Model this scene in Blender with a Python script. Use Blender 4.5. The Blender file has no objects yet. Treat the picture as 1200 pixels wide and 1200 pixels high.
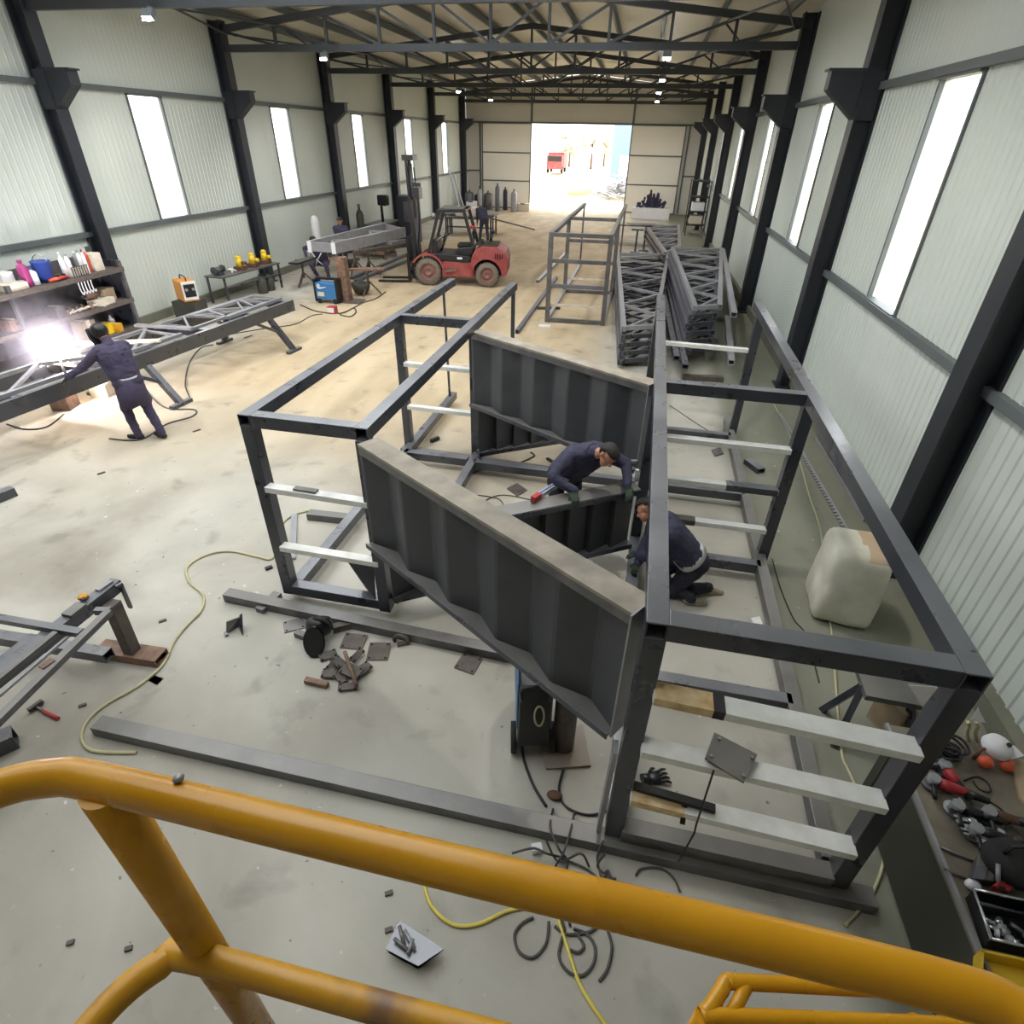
import bpy, bmesh, math, random
from mathutils import Vector as Vec, Matrix as Mat, Euler, noise
random.seed(7)
SC = bpy.context.scene
COL = SC.collection
PI = math.pi
R = math.radians

# ------------------------------------------------------------------ camera
FPX, PITCH, ROLL, YAW, HC = 674.1, .5764, .0200, .1839, 4.1
def _cammat():
    a, b, c = YAW, PITCH, ROLL
    Rz = Mat(((math.cos(a), math.sin(a), 0), (-math.sin(a), math.cos(a), 0), (0, 0, 1)))
    A = Mat(((1, 0, 0), (0, 0, -1), (0, 1, 0)))
    Rx = Mat(((1, 0, 0), (0, math.cos(b), -math.sin(b)), (0, math.sin(b), math.cos(b))))
    Rr = Mat(((math.cos(c), -math.sin(c), 0), (math.sin(c), math.cos(c), 0), (0, 0, 1)))
    return Rr @ Rx @ A @ Rz
CM = _cammat(); CT = CM.transposed()
def ray(px, py): return CT @ Vec(((px-600)/FPX, (py-600)/FPX, 1))
def G(px, py, z=0):                      # point of the place at height z seen at a pixel of the photograph
    d = ray(px, py); return Vec((0, 0, HC)) + d*((z-HC)/d.z)
def AY(px, py, Y):
    d = ray(px, py); return Vec((0, 0, HC)) + d*(Y/d.y)
def AX(px, py, X):
    d = ray(px, py); return Vec((0, 0, HC)) + d*(X/d.x)
def HZ(px, py, foot):                    # height above a foot point
    d = ray(px, py); t = (foot.x*d.x+foot.y*d.y)/(d.x**2+d.y**2); return HC+d.z*t
cam = bpy.data.objects.new('camera', bpy.data.cameras.new('camera')); COL.objects.link(cam)
cam.data.sensor_width = 36; cam.data.lens = FPX/1200*36; cam.data.clip_start = .03; cam.data.clip_end = 400
m = Mat.Identity(4)
for i in range(3):
    m[i][0] = CM[0][i]; m[i][1] = -CM[1][i]; m[i][2] = -CM[2][i]
m[2][3] = HC
cam.matrix_world = m
SC.camera = cam

# ------------------------------------------------------------------ materials
def mat(name, col, rough=.6, metal=0., var=.12, scale=6., bump=0., col2=None, spec=.5, emit=None, estr=0, detail=6, stretch=None, bscale=None, mix=(.28, .72)):
    M = bpy.data.materials.new(name); M.use_nodes = True
    nt = M.node_tree; N = nt.nodes; L = nt.links
    b = N['Principled BSDF']
    b.inputs['Roughness'].default_value = rough; b.inputs['Metallic'].default_value = metal
    b.inputs['Specular IOR Level'].default_value = spec
    tc = N.new('ShaderNodeTexCoord'); src = tc.outputs['Object']
    if stretch:
        mp = N.new('ShaderNodeMapping'); mp.inputs['Scale'].default_value = stretch; L.new(src, mp.inputs[0]); src = mp.outputs[0]
    no = N.new('ShaderNodeTexNoise'); no.inputs['Scale'].default_value = scale; no.inputs['Detail'].default_value = detail
    L.new(src, no.inputs['Vector'])
    cr = N.new('ShaderNodeValToRGB')
    c = Vec(col)
    ca = c*(1-var) ; cb = (Vec(col2) if col2 else c*(1+var))
    cr.color_ramp.elements[0].color = (*ca, 1); cr.color_ramp.elements[0].position = mix[0]
    cr.color_ramp.elements[1].color = (*[min(1, x) for x in cb], 1); cr.color_ramp.elements[1].position = mix[1]
    L.new(no.outputs['Fac'], cr.inputs[0]); L.new(cr.outputs[0], b.inputs['Base Color'])
    mr = N.new('ShaderNodeMapRange'); mr.inputs['To Min'].default_value = max(.02, rough-.12); mr.inputs['To Max'].default_value = min(1, rough+.12)
    L.new(no.outputs['Fac'], mr.inputs['Value']); L.new(mr.outputs[0], b.inputs['Roughness'])
    if bump:
        n2 = N.new('ShaderNodeTexNoise'); n2.inputs['Scale'].default_value = bscale or scale*5; n2.inputs['Detail'].default_value = 5
        L.new(src, n2.inputs['Vector'])
        bp = N.new('ShaderNodeBump'); bp.inputs['Strength'].default_value = bump; bp.inputs['Distance'].default_value = .01
        L.new(n2.outputs['Fac'], bp.inputs['Height']); L.new(bp.outputs[0], b.inputs['Normal'])
    if emit:
        b.inputs['Emission Color'].default_value = (*emit, 1); b.inputs['Emission Strength'].default_value = estr
    return M
def hexc(r, g, b): return tuple(((x/255)/12.92 if x/255 <= .04045 else ((x/255+.055)/1.055)**2.4) for x in (r, g, b))
H = hexc
M_ = {}
M_['steel'] = mat('dark_mill_steel', H(58, 61, 70), .3, .25, .2, 4, .02, spec=1.0)
def dusty(M, col, amt):
    # upward faces painted paler: settled dust and the sheen of overhead light
    nt = M.node_tree; N = nt.nodes; L = nt.links; b = N['Principled BSDF']
    src = b.inputs['Base Color'].links[0].from_socket
    g = N.new('ShaderNodeNewGeometry'); sx = N.new('ShaderNodeSeparateXYZ'); L.new(g.outputs['True Normal'], sx.inputs[0])
    mr = N.new('ShaderNodeMapRange'); mr.inputs['From Min'].default_value = .75; mr.inputs['From Max'].default_value = .95; L.new(sx.outputs[2], mr.inputs['Value'])
    tc = N.new('ShaderNodeTexCoord'); no = N.new('ShaderNodeTexNoise'); no.inputs['Scale'].default_value = 2.2; no.inputs['Detail'].default_value = 8; L.new(tc.outputs['Object'], no.inputs['Vector'])
    m2 = N.new('ShaderNodeMapRange'); m2.inputs['From Min'].default_value = .3; m2.inputs['From Max'].default_value = .65; m2.inputs['To Min'].default_value = amt*.55; m2.inputs['To Max'].default_value = amt; L.new(no.outputs['Fac'], m2.inputs['Value'])
    mu = N.new('ShaderNodeMath'); mu.operation = 'MULTIPLY'; L.new(mr.outputs[0], mu.inputs[0]); L.new(m2.outputs[0], mu.inputs[1])
    x = N.new('ShaderNodeMix'); x.data_type = 'RGBA'; L.new(mu.outputs[0], x.inputs[0]); L.new(src, x.inputs[6]); x.inputs[7].default_value = (*col, 1); L.new(x.outputs[2], b.inputs['Base Color'])
M_['steel_dust'] = mat('dusty_dark_steel', H(70, 71, 78), .42, .25, .2, 5, .2, col2=H(112, 110, 108), mix=(.25, .8), spec=.9)
dusty(M_['steel'], H(140, 141, 146), .75); dusty(M_['steel_dust'], H(132, 128, 122), .7)  # paler upward faces: settled dust and sheen of overhead light
M_['col'] = mat('column_grey_paint', H(37, 41, 49), .5, 0, .12, 3)
M_['truss'] = mat('truss_grey_paint', H(50, 54, 58), .5, 0, .12, 3)
M_['panel'] = mat('black_sheet_steel', H(72, 74, 78), .55, .3, .15, 4, .1)
M_['wood_cap'] = mat('dusty_flange', H(122, 116, 106), .7, 0, .15, 5, .2, col2=H(168, 158, 142), mix=(.25, .75))
M_['white_bar'] = mat('white_primer_tube', H(222, 222, 216), .5, 0, .06, 8, .05, col2=H(236, 236, 232), mix=(.3, .7))
M_['burn'] = mat('heat_burnt_primer', H(206, 168, 112), .6, 0, .15, 12, .1, col2=H(226, 206, 166), mix=(.3, .7))
M_['burnmark'] = mat('weld_scorch', H(40, 34, 40), .6, 0, .3, 40)
M_['lightsteel'] = mat('bare_grey_steel', H(150, 150, 154), .45, .3, .15, 6, .1)
M_['midsteel'] = mat('weathered_grey_steel', H(104, 104, 112), .5, .3, .2, 6, .1)
M_['hole'] = mat('hollow_dark', H(14, 14, 16), .9)
M_['rust'] = mat('rusty_steel', H(104, 84, 76), .7, .1, .3, 9, .3, col2=H(150, 118, 98))
M_['rustdark'] = mat('brown_scrap_steel', H(96, 88, 82), .65, .2, .3, 12, .3)
M_['yellow'] = mat('yellow_rail_paint', H(196, 136, 14), .28, 0, .08, 6, .05, col2=H(208, 150, 24))
M_['yellowworn'] = mat('worn_yellow_paint', H(206, 150, 30), .4, 0, .1, 7, .1, col2=H(128, 96, 66), mix=(.55, .68))
M_['black'] = mat('black_plastic', H(24, 24, 26), .4)
M_['blackrub'] = mat('black_rubber', H(30, 30, 31), .75, 0, .2, 20, .2)
M_['redpaint'] = mat('red_forklift_paint', H(138, 44, 48), .5, 0, .15, 4, .1, col2=H(158, 84, 80))
M_['tyre'] = mat('dusty_tyre_rubber', H(112, 102, 92), .85, 0, .2, 8, .4)
M_['rim'] = mat('dusty_red_rim', H(134, 96, 90), .6, 0, .2, 6)
M_['blue'] = mat('blue_machine_paint', H(58, 120, 176), .4, 0, .1, 5)
M_['orange'] = mat('orange_machine_paint', H(226, 150, 44), .4, 0, .1, 5)
M_['hose'] = mat('pale_yellow_hose', H(178, 172, 136), .55, 0, .1, 9)
M_['yhose'] = mat('yellow_hose', H(214, 196, 92), .5, 0, .1, 9)
M_['cable'] = mat('grey_cable', H(74, 72, 70), .6, 0, .2, 9)
M_['bcable'] = mat('black_cable', H(34, 33, 34), .6)
M_['foam'] = mat('dirty_foam', H(208, 204, 186), .8, 0, .12, 3.2, .5, col2=H(226, 224, 210), bscale=9)
M_['foamstain'] = mat('stained_foam', H(186, 164, 138), .8, 0, .12, 4, .5)
M_['navy'] = mat('navy_workwear', H(52, 52, 74), .85, 0, .2, 9, .6, bscale=26)
M_['navy2'] = mat('purple_grey_workwear', H(66, 60, 84), .85, 0, .2, 9, .6, bscale=26)
M_['darkwear'] = mat('dark_trousers', H(40, 40, 54), .85, 0, .2, 9, .6, bscale=26)
M_['skin'] = mat('skin', H(176, 124, 98), .55, 0, .08, 12)
M_['hair'] = mat('short_dark_hair', H(34, 28, 26), .7, 0, .3, 60, .4)
M_['glove'] = mat('green_black_glove', H(44, 60, 46), .8, 0, .2, 30)
M_['boot'] = mat('black_boot', H(38, 36, 38), .6, 0, .2, 20)
M_['sole'] = mat('worn_boot_sole', H(150, 140, 122), .8, 0, .2, 20)
M_['reflect'] = mat('silver_stripe', H(196, 196, 200), .4, 0, .08, 20)
M_['cardboard'] = mat('cardboard', H(168, 148, 122), .8, 0, .12, 8)
M_['whitepl'] = mat('white_plastic', H(222, 222, 226), .4, 0, .05, 6)
M_['orangepl'] = mat('orange_red_plastic', H(206, 88, 58), .5, 0, .1, 6)
M_['redpl'] = mat('red_plastic', H(170, 48, 52), .45, 0, .1, 6)
M_['chrome'] = mat('bright_tool_steel', H(190, 192, 196), .25, .9, .08, 9)
M_['benchtop'] = mat('scratched_bench_top', H(112, 104, 92), .55, .2, .25, 5, .2, col2=H(140, 130, 114))
M_['olive'] = mat('olive_box_steel', H(62, 62, 54), .6, 0, .2, 5)
M_['yellowpl'] = mat('yellow_plastic_tray', H(206, 172, 44), .45, 0, .1, 6)
M_['purple'] = mat('magenta_plastic', H(150, 52, 110), .5)
M_['bluepl'] = mat('blue_plastic', H(46, 72, 150), .5)
M_['paper'] = mat('pale_carton', H(206, 196, 180), .75, 0, .15, 8)
M_['brown'] = mat('brown_grime', H(96, 66, 54), .7, 0, .3, 12)
M_['yellowm'] = mat('yellow_machine_paint', H(224, 190, 40), .45, 0, .12, 8)
M_['lens'] = mat('lit_lamp_lens', (1, 1, 1), .3, emit=(1, .97, .9), estr=30)
M_['girt'] = mat('girt_grey', H(92, 98, 100), .5, 0, .1, 3)
M_['concrete_kerb'] = mat('concrete_kerb', H(112, 112, 98), .85, 0, .15, 3, .3)
M_['dustyplate'] = mat('dusty_grey_plate', H(146, 136, 124), .7, 0, .12, 6, .2)
M_['greenpl'] = mat('green_glove_rubber', H(60, 84, 66), .6)
M_['glassdark'] = mat('dark_visor_glass', H(14, 14, 16), .12)

# ------------------------------------------------------------------ mesh builder
def rotz(a): return Mat.Rotation(a, 3, 'Z')
class MB:
    def __init__(s): s.v = []; s.f = []; s.mi = []; s.m = 0; s.sm = []; s.smooth = False
    def _add(s, vs, fs, smooth=None):
        o = len(s.v); s.v += [Vec(p) for p in vs]
        for f in fs: s.f.append([i+o for i in f]); s.mi.append(s.m); s.sm.append(s.smooth if smooth is None else smooth)
        return s
    def box(s, c, d, rz=0, M=None):
        c = Vec(c); x, y, z = [k/2 for k in d]
        M = M or rotz(rz)
        vs = [c + M @ Vec((i*x, j*y, k*z)) for k in (-1, 1) for i, j in ((-1, -1), (1, -1), (1, 1), (-1, 1))]
        return s._add(vs, [(3, 2, 1, 0), (4, 5, 6, 7), (0, 1, 5, 4), (1, 2, 6, 5), (2, 3, 7, 6), (3, 0, 4, 7)], False)
    def bar(s, p, q, w, h=None, up=(0, 0, 1), hollow=False, t=.012):
        # rectangular bar from p to q: w across, h along 'up'; hollow ends show the wall thickness and a dark inside
        p, q = Vec(p), Vec(q); h = h or w; a = (q-p).normalized(); u = Vec(up)
        if abs(a.dot(u)) > .98: u = Vec((0, 1, 0))
        r = a.cross(u).normalized(); u = r.cross(a).normalized()
        def ring(c, ww, hh): return [c + r*(i*ww/2) + u*(j*hh/2) for i, j in ((-1, -1), (1, -1), (1, 1), (-1, 1))]
        if not hollow:
            return s._add(ring(p, w, h)+ring(q, w, h), [(0, 1, 2, 3), (7, 6, 5, 4), (0, 4, 5, 1), (1, 5, 6, 2), (2, 6, 7, 3), (3, 7, 4, 0)], False)
        dp = min(.25, (q-p).length*.3)
        vs = ring(p, w, h)+ring(q, w, h)+ring(p, w-2*t, h-2*t)+ring(q, w-2*t, h-2*t)+ring(p+a*dp, w-2*t, h-2*t)+ring(q-a*dp, w-2*t, h-2*t)
        fs = [(0, 4, 5, 1), (1, 5, 6, 2), (2, 6, 7, 3), (3, 7, 4, 0)]
        for k in range(4):
            n = (k+1) % 4
            fs += [(k, n, 8+n, 8+k), (4+n, 4+k, 12+k, 12+n), (8+k, 8+n, 16+n, 16+k), (12+n, 12+k, 20+k, 20+n)]
        fs += [(16, 17, 18, 19), (23, 22, 21, 20)]
        return s._add(vs, fs, False)
    def cyl(s, p, q, r0, r1=None, n=12, cap=True, smooth=True):
        p, q = Vec(p), Vec(q); r1 = r0 if r1 is None else r1
        a = (q-p).normalized(); u = Vec((0, 0, 1)) if abs(a.z) < .9 else Vec((1, 0, 0))
        x = a.cross(u).normalized(); y = a.cross(x)
        vs = []
        for c, r in ((p, r0), (q, r1)):
            vs += [c + x*(r*math.cos(2*PI*k/n)) + y*(r*math.sin(2*PI*k/n)) for k in range(n)]
        s._add(vs, [(k, (k+1) % n, n+(k+1) % n, n+k) for k in range(n)], smooth)
        if cap:
            o = len(s.v)-2*n
            s.f.append([o+k for k in range(n)][::-1]); s.f.append([o+n+k for k in range(n)]); s.mi += [s.m]*2; s.sm += [False]*2
        return s
    def path(s, pts, r, n=8, closed=False):
        pts = [Vec(p) for p in pts]; N = len(pts); rings = []
        x = None
        for i, p in enumerate(pts):
            a = (pts[min(i+1, N-1)]-pts[max(i-1, 0)])
            if a.length < 1e-9: a = Vec((1, 0, 0))
            a.normalize()
            if x is None:
                u = Vec((0, 0, 1)) if abs(a.z) < .9 else Vec((1, 0, 0)); x = a.cross(u).normalized()
            else:
                x = (x - a*x.dot(a)).normalized()
            y = a.cross(x); rr = r[i] if isinstance(r, (list, tuple)) else r
            rings.append([p + x*(rr*math.cos(2*PI*k/n)) + y*(rr*math.sin(2*PI*k/n)) for k in range(n)])
        vs = [v for g in rings for v in g]
        fs = [(i*n+k, i*n+(k+1) % n, (i+1)*n+(k+1) % n, (i+1)*n+k) for i in range(N-1) for k in range(n)]
        s._add(vs, fs, True)
        o = len(s.v)-len(vs)
        s.f += [[o+k for k in range(n)][::-1], [o+(N-1)*n+k for k in range(n)]]; s.mi += [s.m]*2; s.sm += [False]*2
        return s
    def lathe(s, c, prof, n=20, M=None, smooth=True, caps=True):
        # prof: (radius, height) pairs revolved round local Z
        c = Vec(c); M = M or Mat.Identity(3)
        vs = [c + M @ Vec((r*math.cos(2*PI*k/n), r*math.sin(2*PI*k/n), z)) for r, z in prof for k in range(n)]
        fs = [(i*n+k, i*n+(k+1) % n, (i+1)*n+(k+1) % n, (i+1)*n+k) for i in range(len(prof)-1) for k in range(n)]
        s._add(vs, fs, smooth)
        o = len(s.v)-len(vs)
        if not caps: return s
        if prof[0][0] > 1e-5: s.f.append([o+k for k in range(n)][::-1]); s.mi.append(s.m); s.sm.append(False)
        if prof[-1][0] > 1e-5: s.f.append([o+(len(prof)-1)*n+k for k in range(n)]); s.mi.append(s.m); s.sm.append(False)
        return s
    def ball(s, c, r, n=14, M=None):
        rx, ry, rz = (r, r, r) if not isinstance(r, (tuple, list)) else r
        c = Vec(c); M = M or Mat.Identity(3); k = n//2
        vs = [c+M @ Vec((0, 0, -rz))]
        for i in range(1, k):
            t = -PI/2+PI*i/k
            vs += [c+M @ Vec((rx*math.cos(t)*math.cos(2*PI*j/n), ry*math.cos(t)*math.sin(2*PI*j/n), rz*math.sin(t))) for j in range(n)]
        vs.append(c+M @ Vec((0, 0, rz)))
        fs = [(0, 1+(j+1) % n, 1+j) for j in range(n)]
        for i in range(k-2):
            fs += [(1+i*n+j, 1+i*n+(j+1) % n, 1+(i+1)*n+(j+1) % n, 1+(i+1)*n+j) for j in range(n)]
        e = len(vs)-1
        fs += [(e, 1+(k-2)*n+j, 1+(k-2)*n+(j+1) % n) for j in range(n)]
        return s._add(vs, fs, True)
    def prism(s, poly, d, M=None, c=(0, 0, 0)):
        # 2-D outline in local XY, thickness d along local Z
        M = M or Mat.Identity(3); c = Vec(c); n = len(poly)
        vs = [c + M @ Vec((x, y, -d/2)) for x, y in poly] + [c + M @ Vec((x, y, d/2)) for x, y in poly]
        return s._add(vs, [tuple(range(n))[::-1], tuple(range(n, 2*n))]+[(k, (k+1) % n, n+(k+1) % n, n+k) for k in range(n)], False)
    def slab(s, pts, d):
        # polygon of world points thickened along its normal
        pts = [Vec(p) for p in pts]; n = len(pts); nr = (pts[1]-pts[0]).cross(pts[2]-pts[1]).normalized()*d
        return s._add(pts+[p+nr for p in pts], [tuple(range(n))[::-1], tuple(range(n, 2*n))]+[(k, (k+1) % n, n+(k+1) % n, n+k) for k in range(n)], False)
    def build(s, name, mats, parent=None, bev=0, kind=None):
        off = parent_loc(parent) if parent else Vec((0, 0, 0))
        me = bpy.data.meshes.new(name)
        me.from_pydata([v-off for v in s.v], [], s.f)
        for mm in (mats if isinstance(mats, (list, tuple)) else [mats]): me.materials.append(M_[mm] if isinstance(mm, str) else mm)
        me.polygons.foreach_set('material_index', s.mi); me.polygons.foreach_set('use_smooth', s.sm)
        bm = bmesh.new(); bm.from_mesh(me); bmesh.ops.recalc_face_normals(bm, faces=bm.faces); bm.to_mesh(me); bm.free()
        o = bpy.data.objects.new(name, me); COL.objects.link(o)
        if parent: o.parent = parent
        if bev:
            b = o.modifiers.new('bevel', 'BEVEL'); b.width = bev; b.segments = 2; b.limit_method = 'ANGLE'
        if kind: o['kind'] = kind
        return o
def parent_loc(p):
    l = Vec((0, 0, 0))
    while p: l += p.location; p = p.parent
    return l
def thing(name, label, cat, loc=(0, 0, 0), group=None):
    o = bpy.data.objects.new(name, None); COL.objects.link(o); o.location = loc; o.empty_display_size = .1
    o['label'] = label; o['category'] = cat
    if group: o['group'] = group
    return o
def tag(o, label, cat, group=None, kind=None):
    o['label'] = label; o['category'] = cat
    if group: o['group'] = group
    if kind: o['kind'] = kind
    return o
def struct(o): o['kind'] = 'structure'; return o
def dup(root, loc=None, rz=None, label=None, group=None):
    r = root.copy(); COL.objects.link(r)
    if loc is not None: r.location = loc
    if rz is not None: r.rotation_euler = (0, 0, rz)
    if label: r['label'] = label
    if group: r['group'] = group
    for ch in list(root.children):
        c = ch.copy(); COL.objects.link(c); c.parent = r
        for g in list(ch.children):
            d = g.copy(); COL.objects.link(d); d.parent = c
    return r
def spline(pts, k=6):
    P = [Vec(p) for p in pts]; out = []
    for i in range(len(P)-1):
        a, b, c, d = P[max(i-1, 0)], P[i], P[i+1], P[min(i+2, len(P)-1)]
        for j in range(k):
            t = j/k
            out.append(.5*((2*b)+(c-a)*t+(2*a-5*b+4*c-d)*t*t+(3*b-a-3*c+d)*t**3))
    out.append(P[-1]); return out
def frame3(x, z=(0, 0, 1)):              # rotation matrix with local X along x, local Z near z
    x = Vec(x).normalized(); z = Vec(z); y = z.cross(x).normalized(); z = x.cross(y)
    return Mat((x, y, z)).transposed()
SKY, FLOOD, EXPO, ARCW, GLARE_SMOKE = 1.0, 60., 2.7, 13., .5
# ------------------------------------------------------------------ setting
XL, XR, YE, YB, RX = -11.9, 3.5, 44.5, -6.0, -4.15
CY = [-6., 0., 6., 12., 18.1, 24.2, 30.3, 36.6, 42.9]
M_['wall'] = mat('wall_white_sheet', H(196, 204, 198), .45, 0, .05, .35, col2=H(206, 212, 206))
M_['endwall'] = mat('end_wall_sheet', H(212, 210, 202), .5, 0, .05, .4)
M_['door'] = mat('door_cream_sheet', H(242, 238, 228), .5, 0, .02, .5)
M_['roof'] = mat('roof_cream_sheet', H(214, 208, 192), .55, 0, .08, .25)
M_['outground'] = mat('outside_sandy_ground', H(196, 182, 150), .9, 0, .15, .15, .2)
M_['grass'] = mat('sparse_grass', H(150, 160, 90), .9, 0, .3, 1.5)

def floor_mat():
    M = bpy.data.materials.new('dusty_concrete'); M.use_nodes = True
    nt = M.node_tree; N = nt.nodes; L = nt.links; b = N['Principled BSDF']
    tc = N.new('ShaderNodeTexCoord')
    def noi(sc, det=6, st=None, dist=0):
        n = N.new('ShaderNodeTexNoise'); n.inputs['Scale'].default_value = sc; n.inputs['Detail'].default_value = det; n.inputs['Distortion'].default_value = dist
        if st:
            mp = N.new('ShaderNodeMapping'); mp.inputs['Scale'].default_value = st; L.new(tc.outputs['Object'], mp.inputs[0]); L.new(mp.outputs[0], n.inputs['Vector'])
        else: L.new(tc.outputs['Object'], n.inputs['Vector'])
        return n.outputs['Fac']
    def ramp(f, p0, p1, c0=(0, 0, 0), c1=(1, 1, 1)):
        r = N.new('ShaderNodeValToRGB'); r.color_ramp.elements[0].position = p0; r.color_ramp.elements[1].position = p1
        r.color_ramp.elements[0].color = (*c0, 1); r.color_ramp.elements[1].color = (*c1, 1); L.new(f, r.inputs[0]); return r.outputs[0]
    def mix(a, c, f, mode='MIX'):
        x = N.new('ShaderNodeMix'); x.data_type = 'RGBA'; x.blend_type = mode
        for s, v in ((x.inputs[6], a), (x.inputs[7], c), (x.inputs[0], f)):
            if isinstance(v, tuple): s.default_value = (*v, 1)
            elif isinstance(v, float): s.default_value = v
            else: L.new(v, s)
        return x.outputs[2]
    sx = N.new('ShaderNodeSeparateXYZ'); L.new(tc.outputs['Object'], sx.inputs[0])
    def mrange(f, a, c):
        m = N.new('ShaderNodeMapRange'); m.inputs['From Min'].default_value = a; m.inputs['From Max'].default_value = c; m.interpolation_type = 'SMOOTHSTEP'
        L.new(f, m.inputs['Value']); return m.outputs[0]
    def math2(op, a, c):
        m = N.new('ShaderNodeMath'); m.operation = op
        for s, v in ((m.inputs[0], a), (m.inputs[1], c)):
            if isinstance(v, (int, float)): s.default_value = v
            else: L.new(v, s)
        return m.outputs[0]
    base = mix(H(166, 162, 151), H(190, 186, 175), ramp(noi(.55, 5), .35, .65))
    base = mix(base, H(128, 120, 108), math2('MULTIPLY', ramp(noi(.42, 8, dist=.6), .46, .72), .8))       # damp, worn patches
    # tracked-in sand on the lane from the gate
    wob = math2('MULTIPLY', noi(.25, 4), 6.)
    lane = math2('MULTIPLY', mrange(math2('ADD', sx.outputs[1], wob), 7.5, 13.), mrange(math2('ADD', sx.outputs[0], math2('MULTIPLY', wob, .25)), -9.4, -7.2))
    lane = math2('MULTIPLY', lane, mrange(math2('MULTIPLY', sx.outputs[0], -1.), -.3, 1.2))
    sand = mix(H(176, 156, 124), H(200, 180, 148), ramp(noi(1.6, 8, (1, .35, 1)), .35, .65))
    base = mix(base, sand, math2('MULTIPLY', lane, .9))
    # olive concrete by the right wall
    ol = mrange(math2('ADD', sx.outputs[0], math2('MULTIPLY', noi(.6, 3), .5)), 1.9, 2.3)
    base = mix(base, H(112, 114, 98), math2('MULTIPLY', ol, .8))
    base = mix(base, H(96, 92, 84), math2('MULTIPLY', ramp(noi(2.3, 9, dist=.3), .58, .74), .4))             # dirt smudges
    base = mix(base, H(70, 66, 60), math2('MULTIPLY', ramp(noi(14, 3), .7, .76), .7))                        # specks
    base = mix(base, H(224, 222, 214), math2('MULTIPLY', ramp(noi(11, 2), .72, .78), .6))
    L.new(base, b.inputs['Base Color']); b.inputs['Roughness'].default_value = .75; b.inputs['Specular IOR Level'].default_value = .35
    bp = N.new('ShaderNodeBump'); bp.inputs['Strength'].default_value = .25; bp.inputs['Distance'].default_value = .01
    L.new(noi(9, 8), bp.inputs['Height']); L.new(bp.outputs[0], b.inputs['Normal'])
    return M
M_['floor'] = floor_mat()

def pane_mat():
    M = bpy.data.materials.new('window_pane'); M.use_nodes = True
    nt = M.node_tree; N = nt.nodes; L = nt.links; N.remove(N['Principled BSDF'])
    t = N.new('ShaderNodeBsdfTransparent'); t.inputs[0].default_value = (.93, .95, .96, 1)
    g = N.new('ShaderNodeBsdfGlossy'); g.inputs['Roughness'].default_value = .08
    x = N.new('ShaderNodeMixShader'); x.inputs[0].default_value = .05; L.new(t.outputs[0], x.inputs[1]); L.new(g.outputs[0], x.inputs[2])
    L.new(x.outputs[0], N['Material Output'].inputs[0]); return M
M_['pane'] = pane_mat()

fl = MB().box(((XL+XR)/2, (YE+YB)/2, -.1), (XR-XL+.3, YE-YB+.4, .2)).build('floor', 'floor'); struct(fl)
gr = MB().box((0, 40, -.35), (260, 330, .3)).build('outside_ground', 'outground'); struct(gr)

WIN = []
def ribsheet(mb, X, s, y0, y1, z0, z1, pitch=.15, d=.014):
    ys = []; y = y0
    while y < y1-1e-4:
        for dy, dx in ((0, 0), (.095, 0), (.11, d), (.135, d)):
            if y+dy < y1: ys.append((y+dy, dx))
        y += pitch
    ys.append((y1, 0))
    vs = [(X+s*dx, yy, z) for yy, dx in ys for z in (z0, z1)]
    mb._add(vs, [(2*i, 2*i+2, 2*i+3, 2*i+1) for i in range(len(ys)-1)], False)
    # the back of the insulated panel
    mb.box((X+s*(-.055), (y0+y1)/2, (z0+z1)/2), (.09, y1-y0, z1-z0))
wi = 0
for side, X, s in (('left', XL, 1), ('right', XR, -1)):
    mb = MB(); gb = MB(); kb = MB()
    y0, y1 = YB, YE
    rd = .008 if side == 'left' else .014
    ribsheet(mb, X, s, y0, y1, .16, 2.18, d=rd)
    ribsheet(mb, X, s, y0, y1, 4.84, 6.85, d=.006)
    cur = y0
    for i in range(2, len(CY)-1):
        a = CY[i]+(2.3 if side == 'left' else 2.62); b = a+1.12
        ribsheet(mb, X, s, cur, a, 2.18, 4.84, d=rd); cur = b
        wi += 1
        t = thing('window_%d' % wi, ('tall narrow strip window in the %s wall' % side), 'window', (X, (a+b)/2, 3.5)); del t['label'], t['category']; struct(t)
        f = MB()
        for yy in (a, b): f.box((X+s*.0, yy, 3.5), (.06, .05, 2.64))
        f.box((X, (a+b)/2, 2.2), (.14, b-a, .05)); f.box((X, (a+b)/2, 4.81), (.14, b-a, .05))
        struct(f.build('window_frame', 'girt', t))
        struct(MB().box((X-s*.04, (a+b)/2, 3.5), (.012, b-a-.04, 2.56)).build('window_pane', 'pane', t))
        WIN.append((X-s*.12, (a+b)/2, 3.5, b-a, 2.6, s))
    ribsheet(mb, X, s, cur, y1, 2.18, 4.84, d=rd)
    w = struct(mb.build('wall_'+side, 'wall'))
    for z in (2.16, 4.87):
        struct(MB().box((X+s*.05, (y0+y1)/2, z), (.09, y1-y0, .1)).build('wall_girt', 'girt', w))
    kb.box((X+s*(.02 if side == 'left' else .04), (y0+y1)/2, .1), (.16, y1-y0, .2))
    struct(kb.build('baseboard_'+side, 'concrete_kerb'))
    if side == 'left':     # slim vertical trim by each column
        pass
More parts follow.
